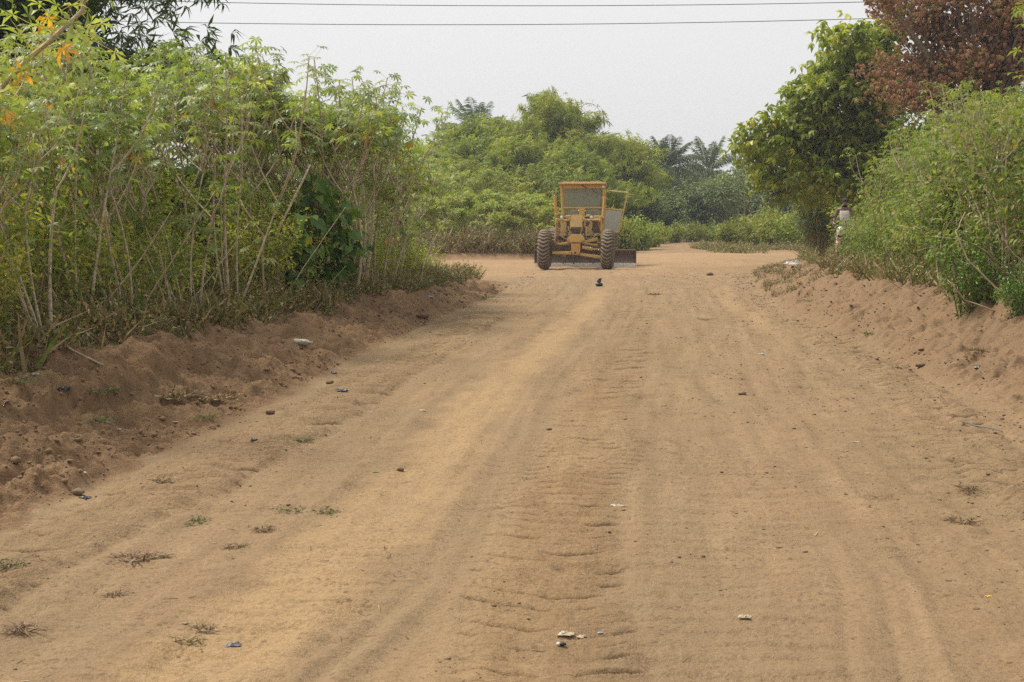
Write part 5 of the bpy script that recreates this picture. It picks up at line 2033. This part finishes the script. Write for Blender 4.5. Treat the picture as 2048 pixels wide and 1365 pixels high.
# pillars (front pair lean in slightly towards the top as in the photo), header, sill, centre post, lower panels
mb.bar((*[gq(510, 185)[0]], YC, gq(510, 185)[1]), (gq(545, 640)[0], YC, zfl), .075, .09)
mb.bar((gq(1045, 185)[0], YC, gq(1045, 185)[1]), (gq(1005, 640)[0], YC, zfl), .085, .09)
mb.bar((gq(510, 185)[0], YC + D2, gq(510, 185)[1]), (gq(525, 640)[0], YC + D2, zfl), .075, .09)
mb.bar((gq(1045, 185)[0], YC + D2, gq(1045, 185)[1]), (gq(1025, 640)[0], YC + D2, zfl), .075, .09)
a, b = gq(545, 208), gq(1015, 208)
mb.bar((a[0], YC - .01, a[1]), (b[0], YC - .01, b[1]), .13, .07)
mb.bar((a[0], YC + D2 - .01, a[1]), (b[0], YC + D2 - .01, b[1]), .13, .07)
a, b = gq(545, 470), gq(1005, 470)
mb.bar((a[0], YC - .012, a[1]), (b[0], YC - .012, b[1]), .06, .07)
a, b = gq(770, 470), gq(770, 640)
mb.bar((a[0], YC - .016, a[1]), (b[0], YC - .016, b[1]), .20, .07)
a, b = gq(735, 480), gq(560, 480)
mb.box(((x0 + x1) / 2, YC + D2 + .0, zfl + .32), (x1 - x0 - .12, .05, .62), bev=.01)
mb.box((x0 + .07, YC + D2 / 2, zfl + .26), (.05, D2 - .1, .5), bev=.01)
mb.box(((x0 + x1) / 2, YC + D2 / 2, zfl - .04), (x1 - x0 - .05, D2 + .05, .08), bev=.01)
for zx in (540, 1010):
    a = gq(zx, 470)
    mb.bar((a[0], YC + .05, a[1] - .0), (a[0], YC + D2 - .05, a[1]), .05, .05)
mb.bar((gq(550, 578)[0], YC - .01, gq(550, 578)[1]), (gq(1005, 578)[0], YC - .01, gq(1005, 578)[1]), .05, .06)
mb.obj('cab_frame', M['yellow'], cab)
mb = MB()
mb.box(((x0 + x1) / 2, YC + .05, (gq(700, 580)[1] + zfl) / 2 - .03), (x1 - x0 - .22, .04, gq(700, 580)[1] - zfl - .04), bev=.01)
mb.obj('dark_gap_panel', M['dirty'], cab)  # dark panel standing in for the shaded open space between the legs
mb = MB()
zr = gq(700, 165)[1]
mb.box(((x0 + x1) / 2, YC + D2 / 2 - .06, zr - .02), (x1 - x0 + .05, D2 + .34, .06), bev=.02)
mb.box(((x0 + x1) / 2, YC + D2 / 2 - .02, zr + .025), (x1 - x0 - .22, D2 + .0, .035), bev=.015)
mb.obj('roof', M['orange'], cab)
mb = MB()
pl = [gq(548, 236), gq(1012, 236), gq(992, 455), gq(560, 455)]
mb.prism(pl, YC + .02, YC + .03)
for q in ([(555, 484), (722, 484), (722, 568), (555, 568)], [(815, 484), (998, 484), (998, 568), (815, 568)]):
    mb.prism([gq(*p) for p in q], YC + .02, YC + .03)
mb.obj('windscreen', M['glass'], cab)
mb = MB()
pl = [gq(560, 236), gq(1000, 236), gq(990, 455), gq(565, 455)]
mb.prism(pl, YC + D2 + .03, YC + D2 + .04)
mb.obj('rear_window', M['glass'], cab)
mb = MB()
c = gq(1024, 212)
mb.lathe([(.001, -.05), (.045, -.045), (.05, .0), (.045, .06), (.001, .07)], (c[0] + .02, YC - .10, c[1]), 'y', 16)
mb.obj('work_lamp', M['lamp'], cab, True)
mb = MB()
mb.tube([(gq(760, 190)[0], YC - .06, gq(760, 190)[1]), (gq(830, 232)[0], YC - .06, gq(830, 232)[1])], .012, 6)
mb.tube([(gq(880, 238)[0], YC - .04, gq(880, 238)[1]), (gq(990, 312)[0], YC - .04, gq(990, 312)[1])], .008, 6)
mb.obj('wiper', M['dark'], cab)
# seat, steering console inside
mb = MB()
mb.box((.15, YC + .95, zfl + .42), (.50, .12, .62), bev=.05)
mb.box((.15, YC + .72, zfl + .20), (.50, .50, .14), bev=.05)
mb.obj('seat', M['dark'], cab)
mb = MB()
cx, cz = .15, zfl + .62
a_ = np.linspace(0, 2 * PI, 21)
mb.tube(np.stack([cx + .2 * np.cos(a_), YC + .30 + .06 * np.sin(a_), cz + .19 * np.sin(a_)], -1), .015, 6, False)
mb.tube([(cx, YC + .30, cz), (cx, YC + .18, zfl)], .035, 8)
mb.tube([(cx - .2, YC + .3, cz), (cx + .2, YC + .3, cz)], .012, 6)
mb.obj('steering_wheel', M['dark'], cab)
# open door, hinged at the right front pillar
door = bpy.data.objects.new('door', None)
COL.objects.link(door)
door.parent = grader


def dq(x, y):
    f = (x - 1040) / 300.0
    p = g(x, y, YC - .05 - .35 * max(0, f))
    return p


fr = MB()
for (a, b, w) in (((1062, 255), (1340, 285), .045), ((1340, 285), (1285, 500), .045), ((1285, 500), (1222, 775), .05), ((1222, 775), (1022, 748), .05), ((1062, 255), (1055, 490), .045), ((1055, 490), (1022, 748), .05), ((1055, 484), (1287, 500), .05)):
    fr.bar(dq(*a), dq(*b), w, .04)
fr.obj('door_frame', M['yellow'], door)
gl = MB()
qs = [dq(1065, 500), dq(1268, 512), dq(1212, 758), dq(1036, 738)]
V = [tuple(p) for p in qs] + [tuple(p + [0, .008, 0]) for p in qs]
gl.add(V, None, [[0, 1, 2, 3], [7, 6, 5, 4], [0, 4, 5, 1], [1, 5, 6, 2], [2, 6, 7, 3], [3, 7, 4, 0]])


def glass2():
    m = M['glass'].copy()
    m.name = 'dusty_door_glass'
    for nd in m.node_tree.nodes:
        if nd.type == 'VALTORGB':
            nd.color_ramp.elements[0].color = (.8, .8, .8, 1)
            nd.color_ramp.elements[1].color = (.95, .95, .95, 1)
        if nd.type == 'MIX':
            nd.inputs[6].default_value = (.42, .43, .35, 1)
            nd.inputs[7].default_value = (.32, .345, .28, 1)
    return m


M['glass2'] = glass2()
gl.obj('door_glass', M['glass2'], door)
hd = MB()
hd.bar(dq(1272, 520), dq(1262, 575), .02, .05)
hd.obj('handle', M['dark'], door)
# rear body: engine hood, tandem cases, exhaust
mb = MB()
mb.box((.02, 7.0, 1.45), (1.0, 2.4, .85), bev=.06)
mb.box((.02, 6.9, .95), (.8, 3.0, .35), bev=.03)
part(mb, 'engine_hood', 'yellow')
for s in (-1, 1):
    mb = MB()
    mb.box((s * .72, 6.1, .66), (.16, 2.1, .36), bev=.06)
    part(mb, 'tandem_case', 'yellow')
mb = MB()
mb.tube([(-.25, 6.6, 1.85), (-.25, 6.6, 2.3), (-.27, 6.68, 2.38)], .045, 10)
part(mb, 'exhaust_pipe', 'dirty', None, True)
mb = MB()
mb.box((.0, 5.2, .95), (1.2, .9, .22), bev=.03)
mb.bar((.55, 4.5, .55), (.72, 4.5, 1.05), .03, .25)
mb.bar((-.55, 4.5, .55), (-.72, 4.5, 1.05), .03, .25)
part(mb, 'step_frame', 'dirty')

# ------------------------------------------------------------------ people
def skin_mesh(name, nodes, edges, mat, parent, sub=2, root='pelvis'):
    names = list(nodes)
    me = bpy.data.meshes.new(name)
    me.from_pydata([nodes[k][0] for k in names], [(names.index(a), names.index(b)) for a, b in edges], [])
    o = bpy.data.objects.new(name, me)
    COL.objects.link(o)
    o.modifiers.new('Skin', 'SKIN')
    if not me.skin_vertices:
        return o
    for i, k in enumerate(names):
        rr_ = nodes[k][1]
        me.skin_vertices[0].data[i].radius = (rr_, rr_) if np.isscalar(rr_) else rr_
        me.skin_vertices[0].data[i].use_root = (k == root)
    sb = o.modifiers.new('Subd', 'SUBSURF')
    sb.levels = sb.render_levels = sub
    bpy.context.view_layer.update()
    dg = bpy.context.evaluated_depsgraph_get()
    nm = bpy.data.meshes.new_from_object(o.evaluated_get(dg))
    nm.polygons.foreach_set('use_smooth', np.full(len(nm.polygons), True))
    nm.materials.clear()
    nm.materials.append(M[mat])
    o.modifiers.clear()
    o.data = nm
    o.parent = parent
    return o


M['skin'] = solid('dark_skin', (.105, .052, .032), .5, col2=(.085, .041, .026), scale=5)
M['hair'] = solid('black_hair', (.012, .011, .010), .8)
M['vest'] = solid('pale_vest', (.60, .55, .50), .85, col2=(.48, .44, .40), scale=7)
M['shorts'] = solid('dark_shorts', (.022, .020, .035), .85)
M['jeans'] = solid('blue_jeans', (.085, .15, .21), .85, col2=(.06, .10, .15), scale=9)
M['darktop'] = solid('dark_top', (.025, .024, .028), .85)


def fingers(nodes, edges, wrist, hand_c, out, fwd, pre):
    """palm plus five separate fingers, half curled"""
    out, fwd = np.array(out, float), np.array(fwd, float)
    nodes[pre + 'palm'] = (tuple(np.array(hand_c)), (.026, .034))
    edges.append((wrist, pre + 'palm'))
    for k, (o_, l) in enumerate(((-.026, .065), (-.009, .075), (.009, .070), (.025, .055))):
        a = np.array(hand_c) + out * .045 + fwd * o_
        b = a + out * l * .55
        c = b + out * l * .35 + np.cross(out, fwd) * .02
        for q, (nm, v, rr_) in enumerate((('a', a, .010), ('b', b, .009), ('c', c, .007))):
            nodes[f'{pre}f{k}{nm}'] = (tuple(v), rr_)
        edges += [(pre + 'palm', f'{pre}f{k}a'), (f'{pre}f{k}a', f'{pre}f{k}b'), (f'{pre}f{k}b', f'{pre}f{k}c')]
    a = np.array(hand_c) - fwd * .036 + out * .012
    b = a - fwd * .018 + out * .035
    nodes[pre + 'ta'], nodes[pre + 'tb'] = (tuple(a), .011), (tuple(b), .008)
    edges += [(pre + 'palm', pre + 'ta'), (pre + 'ta', pre + 'tb')]


def person(label, loc, rz, J, top_mat, leg_mat, short, sleeve, group=None):
    """J: joint positions (x lateral, y back, z up), figure faces -y"""
    root = thing('person', label, 'person', loc, rz, group)
    N, E = {}, []
    N['pelvis'] = (J['pelvis'], (.145, .105))
    N['waist'] = (J['waist'], (.125, .095))
    N['chest'] = (J['chest'], (.155, .105))
    N['collar'] = (J['collar'], (.10, .075))
    N['neck'] = (J['neck'], .055)
    h = np.array(J['head'])
    N['jaw'] = (tuple(h + [0, -.015, -.055]), (.062, .07))
    N['skull'] = (tuple(h + [0, .005, .035]), (.078, .09))
    N['crown'] = (tuple(h + [0, .012, .095]), (.055, .06))
    E += [('pelvis', 'waist'), ('waist', 'chest'), ('chest', 'collar'), ('collar', 'neck'), ('neck', 'jaw'), ('jaw', 'skull'), ('skull', 'crown')]
    for s in 'lr':
        N['sh' + s] = (J['sh' + s], .060)
        N['el' + s] = (J['el' + s], .042)
        N['wr' + s] = (J['wr' + s], .029)
        E += [('collar', 'sh' + s), ('sh' + s, 'el' + s), ('el' + s, 'wr' + s)]
        o_ = unit(np.array(J['wr' + s]) - np.array(J['el' + s]))
        fw = unit(np.cross(o_, [1.0, .1, 0]))
        fingers(N, E, 'wr' + s, np.array(J['wr' + s]) + o_ * .05, o_, fw, 'h' + s)
        N['hip' + s] = (J['hip' + s], .092)
        N['kn' + s] = (J['kn' + s], .060)
        N['calf' + s] = (tuple(np.array(J['kn' + s]) * .65 + np.array(J['an' + s]) * .35 + [0, .015, 0]), .056)
        N['an' + s] = (J['an' + s], .038)
        N['to' + s] = (tuple(np.array(J['an' + s]) + [0, -.15, -.05]), (.038, .028))
        E += [('pelvis', 'hip' + s), ('hip' + s, 'kn' + s), ('kn' + s, 'calf' + s), ('calf' + s, 'an' + s), ('an' + s, 'to' + s)]
    skin_mesh('body', N, E, 'skin', root)
    root.scale = (.96, .96, .96)
    # face: nose, eyes, ears, mouth as one small mesh over the head
    mb = MB()
    mb.ball(h + [0, -.098, .0], .016, 2, (.8, 1, 1.3))
    mb.ball(h + [0, -.085, -.05], .02, 2, (1.4, .5, .35))
    for s in (-1, 1):
        mb.ball(h + [s * .082, .01, .01], .024, 2, (.4, .8, 1.2))
    mb.obj('face', M['skin'], root, True)
    mb = MB()
    for s in (-1, 1):
        mb.ball(h + [s * .032, -.088, .025], .010, 2, (1.2, .6, .8))
    mb.obj('eyes', M['hair'], root, True)
    mb = MB()
    mb.ball(h + [0, .018, .055], .098, 3, (.92, 1.0, .85))
    mb.obj('hair', M['hair'], root, True)
    N, E = {}, []
    up = lambda k, a: tuple(np.array(J[k]))
    N['pelvis'] = (J['pelvis'], (.160, .122))
    N['waist'] = (J['waist'], (.148, .115))
    N['chest'] = (J['chest'], (.172, .122))
    N['collar'] = (tuple(np.array(J['collar']) - [0, 0, .03]), (.11, .085))
    E += [('pelvis', 'waist'), ('waist', 'chest'), ('chest', 'collar')]
    for s in 'lr':
        e = np.array(J['sh' + s]) * (1 - sleeve) + np.array(J['el' + s]) * sleeve
        N['s' + s] = (tuple(np.array(J['sh' + s]) * .9 + np.array(J['collar']) * .1), .066 if sleeve else .05)
        E.append(('collar', 's' + s))
        if sleeve:
            N['e' + s] = (tuple(e), .058)
            E.append(('s' + s, 'e' + s))
    skin_mesh('shirt', N, E, top_mat, root)
    N, E = {}, []
    N['pelvis'] = (tuple(np.array(J['pelvis']) - [0, 0, .02]), (.155, .118))
    for s in 'lr':
        N['hip' + s] = (J['hip' + s], .104)
        kk = np.array(J['kn' + s])
        if short:
            N['k' + s] = (tuple(kk * .9 + np.array(J['hip' + s]) * .1), .082)
            E += [('pelvis', 'hip' + s), ('hip' + s, 'k' + s)]
        else:
            N['k' + s] = (tuple(kk), .074)
            N['a' + s] = (tuple(np.array(J['an' + s]) + [0, 0, .03]), .062)
            E += [('pelvis', 'hip' + s), ('hip' + s, 'k' + s), ('k' + s, 'a' + s)]
    skin_mesh('trousers', N, E, leg_mat, root)
    return root


# rider astride the parked motorcycle at the right
PY = 38.0
pp = at(1688, 520, PY)
PZ = hz(pp[0], PY)
J = dict(pelvis=(0, 0, .92), waist=(0, -.02, 1.08), chest=(0, -.04, 1.28), collar=(0, -.03, 1.44), neck=(0, -.03, 1.50), head=(.01, -.05, 1.61),
         shl=(-.19, -.03, 1.41), ell=(-.27, -.10, 1.14), wrl=(-.26, -.33, 1.00), shr=(.19, -.03, 1.41), elr=(.28, -.10, 1.14), wrr=(.27, -.33, 1.00),
         hipl=(-.11, 0, .86), knl=(-.21, -.06, .47), anl=(-.27, -.04, .09), hipr=(.11, 0, .86), knr=(.21, -.06, .47), anr=(.27, -.04, .09))
PR = math.radians(-22)
person('person in a pale sleeveless vest standing astride the motorcycle, half hidden by bushes', (pp[0], PY, PZ), PR, J, 'vest', 'shorts', True, 0)

# the motorcycle
moto = thing('motorcycle', 'small red motorcycle with a white front cowl parked under the person at the right bank', 'motorcycle', (pp[0], PY, PZ), PR)
M['red'] = solid('red_paint', (.26, .05, .03), .45, col2=(.20, .09, .05), scale=9)
M['white'] = solid('white_paint', (.75, .73, .68), .4)
M['rubber'] = solid('moto_rubber', (.03, .028, .026), .85, col2=(.12, .095, .07), scale=12)
M['metal'] = solid('moto_metal', (.30, .29, .28), .4, .8)


def mpart(mb, name, mat, parent=None, smooth=True):
    return mb.obj(name, M[mat], parent or moto, smooth)


for y in (-.78, .50):
    t, rm = MB(), MB()
    t.lathe([(.22, -.03), (.26, -.045), (.295, -.03), (.30, 0), (.295, .03), (.26, .045), (.22, .03), (.22, -.03)], (0, y, .30), 'x', 36)
    w = mpart(t, 'wheel', 'rubber')
    rm.lathe([(.225, -.02), (.205, -.02), (.205, .02), (.225, .02)], (0, y, .30), 'x', 30)
    rm.lathe([(.001, -.05), (.05, -.05), (.05, .05), (.001, .05)], (0, y, .30), 'x', 14)
    for k in range(12):
        a = k * PI / 6
        rm.tube([(.03 * (-1) ** k, y + .04 * math.cos(a), .30 + .04 * math.sin(a)), (0, y + .21 * math.cos(a), .30 + .21 * math.sin(a))], .004, 4)
    rm.obj('rim', M['metal'], w, True)
mb = MB()
for s in (-1, 1):
    mb.tube([(s * .085, -.78, .30), (s * .085, -.56, .86)], .020, 10)
mb.bar((-.1, -.60, .78), (.1, -.60, .78), .04, .06)
mpart(mb, 'fork', 'metal')
mb = MB()
a = np.linspace(.35, 2.5, 10)
V = []
for t in a:
    for x in (-.06, 0, .06):
        rad = .335 - (.02 if x else 0)
        V.append((x, -.78 - rad * math.cos(t), .30 + rad * math.sin(t)))
Q = [[i * 3 + j, i * 3 + j + 1, i * 3 + j + 4, i * 3 + j + 3] for i in range(9) for j in range(2)]
mb.add(V, Q)
mb.add(np.array(V) - [0, 0, .006], [q[::-1] for q in Q])
mpart(mb, 'front_fender', 'red')
mb = MB()
mb.ball((0, -.66, .80), .105, 3, (1.0, .75, 1.15))
hl_ = mpart(mb, 'headlight_cowl', 'white')
mb = MB()
mb.lathe([(.001, -.755), (.05, -.75), (.07, -.735)], (0, 0, .80), 'y', 18)
mb.obj('headlight', M['lamp'], hl_, True)
mb = MB()
mb.tube([(-.33, -.40, .98), (-.20, -.47, 1.00), (-.08, -.53, .93), (.08, -.53, .93), (.20, -.47, 1.00), (.33, -.40, .98)], .012, 8)
mpart(mb, 'handlebar', 'metal')
for s in (-1, 1):
    mb = MB()
    mb.tube([(s * .22, -.455, .998), (s * .34, -.395, .978)], .019, 8)
    mpart(mb, 'grip', 'rubber')
    mb = MB()
    mb.tube([(s * .20, -.47, 1.0), (s * .24, -.47, 1.14)], .006, 6)
    mb.ball((s * .25, -.47, 1.17), .05, 2, (1.2, .35, .8))
    mpart(mb, 'mirror', 'rubber')
mb = MB()
mb.ball((0, -.22, .80), .20, 3, (.68, 1.3, .72))
mpart(mb, 'fuel_tank', 'red')
mb = MB()
for s in (-1, 1):
    mb.prism([(0, 0), (.03, 0), (.03, .03), (0, .03)], 0, .01)
    V = [(s * .12, -.50, .78), (s * .15, -.18, .74), (s * .15, -.12, .52), (s * .12, -.38, .46)]
    mb.add(V + [(x - s * .015, y, z) for x, y, z in V], None, [[0, 1, 2, 3], [7, 6, 5, 4], [0, 4, 5, 1], [1, 5, 6, 2], [2, 6, 7, 3], [3, 7, 4, 0]])
mpart(mb, 'side_fairing', 'red', None, False)
mb = MB()
mb.box((0, .22, .79), (.24, .68, .10), bev=.04)
mpart(mb, 'seat', 'rubber')
mb = MB()
mb.tube([(0, -.55, .82), (0, -.40, .42), (0, 0, .32), (0, .5, .30)], .025, 8)
mb.tube([(0, -.5, .76), (0, .1, .68), (0, .6, .74)], .022, 8)
mb.tube([(0, .05, .66), (0, .02, .34)], .022, 8)
mpart(mb, 'frame', 'metal')
mb = MB()
mb.box((0, -.12, .40), (.24, .34, .26), bev=.05)
mb.tube([(0, -.24, .45), (0, -.32, .62)], .07, 12)
mpart(mb, 'engine', 'metal')
mb = MB()
mb.tube([(.12, -.30, .42), (.14, -.2, .26), (.15, .2, .28), (.16, .68, .36)], [.02, .022, .035, .04], 10)
mpart(mb, 'exhaust_pipe', 'metal')

# second person, mostly hidden at the left of the junction
PY2 = 39.5
p2_ = at(769, 500, PY2)
J2 = dict(pelvis=(0, 0, .90), waist=(0, 0, 1.05), chest=(0, -.01, 1.25), collar=(0, 0, 1.40), neck=(0, 0, 1.46), head=(0, -.02, 1.57),
          shl=(-.18, 0, 1.38), ell=(-.24, .02, 1.10), wrl=(-.23, -.06, .87), shr=(.18, 0, 1.38), elr=(.25, .0, 1.10), wrr=(.20, -.14, .92),
          hipl=(-.10, 0, .84), knl=(-.12, -.03, .46), anl=(-.13, .02, .08), hipr=(.10, 0, .84), knr=(.12, .0, .46), anr=(.14, .06, .08))
person('person in a dark top and blue jeans glimpsed through the end of the left thicket', (p2_[0], PY2, hz(p2_[0], PY2)), math.radians(35), J2, 'darktop', 'jeans', False, .5)

# thin screen of weeds at the thicket corner in front of that person
wsh = gen_shrub(760, H=1.25, R=.8, ntwig=40, nleaf=900, size=(.04, .085), mat='thicket', twig='paletwig', hollow=.2, name='thin_shrub', dead=.2)
for k, (px, y, s) in enumerate(((790, 33.2, 1.0), (830, 34.0, .95), (752, 31, 1.0), (720, 29.5, .9), (855, 34.6, .75), (805, 31.4, .7), (765, 28.6, .6))):
    x = (px - 1024) / FPX * y
    wsh.place((x, y, hz(x, y)), k, s, 'sparse twiggy shrub at the far corner of the left thicket', 'shrub', 'sparse shrubs at the thicket corner')

# ------------------------------------------------------------------ air
hm, nt = newmat('haze_air')
N = NT(nt)
v = N.n('ShaderNodeVolumePrincipled')
v.inputs['Color'].default_value = (.86, .91, .97, 1)
v.inputs['Density'].default_value = 0.0006
v.inputs['Anisotropy'].default_value = 0.2
o_ = N.n('ShaderNodeOutputMaterial')
N.l(v.outputs[0], o_.inputs['Volume'])
mb = MB()
mb.box((0, 230, 6.0), (1500, 560, 16), bev=0)
hz_o = mb.obj('haze', hm)
hz_o['kind'] = 'stuff'
hz_o['label'] = 'pale dusty haze filling the air over the road and fields'
hz_o['category'] = 'haze'

# ------------------------------------------------------------------ light
W = bpy.data.worlds.new("World")
SC.world = W
W.use_nodes = True
nt = W.node_tree
for n_ in list(nt.nodes):
    nt.nodes.remove(n_)
N = NT(nt)
SUN = Vector((-.46, .22, .86)).normalized()
sky = N.n('ShaderNodeTexSky', sky_type='NISHITA', sun_disc=False)
sky.sun_elevation = math.asin(SUN.z)
sky.sun_rotation = math.atan2(SUN.x, SUN.y)
sky.dust_density = 6
sky.air_density = 1.2
hs = N.n('ShaderNodeHueSaturation')
hs.inputs['Saturation'].default_value = .12
N.l(sky.outputs[0], hs.inputs['Color'])
b1 = N.n('ShaderNodeBackground')
b1.inputs['Strength'].default_value = .05
N.l(hs.outputs[0], b1.inputs['Color'])
b2 = N.n('ShaderNodeBackground')          # the even overcast layer
b2.inputs['Color'].default_value = (1.0, 1.0, 1.0, 1)
b2.inputs['Strength'].default_value = .70
ad = N.n('ShaderNodeAddShader')
N.l(b1.outputs[0], ad.inputs[0])
N.l(b2.outputs[0], ad.inputs[1])
wo = N.n('ShaderNodeOutputWorld')
N.l(ad.outputs[0], wo.inputs['Surface'])
sd = bpy.data.lights.new('sun', 'SUN')
sd.energy = 4.8
sd.angle = math.radians(16)
sd.color = (1, .95, .86)
so = bpy.data.objects.new('sun', sd)
COL.objects.link(so)
so.location = (-20, -20, 40)
so.rotation_euler = SUN.to_track_quat('Z', 'Y').to_euler()

# ------------------------------------------------------------------ render settings
SC.view_settings.view_transform = 'Standard'
SC.view_settings.look = 'None'
SC.view_settings.exposure = 0.0
SC.view_settings.gamma = 1
cy = SC.cycles
cy.max_bounces = 9
cy.diffuse_bounces = 7
cy.glossy_bounces = 2
cy.transmission_bounces = 4
cy.transparent_max_bounces = 8
cy.volume_bounces = 0
cy.use_denoising = False
cy.use_adaptive_sampling = True
cy.adaptive_threshold = 0.008
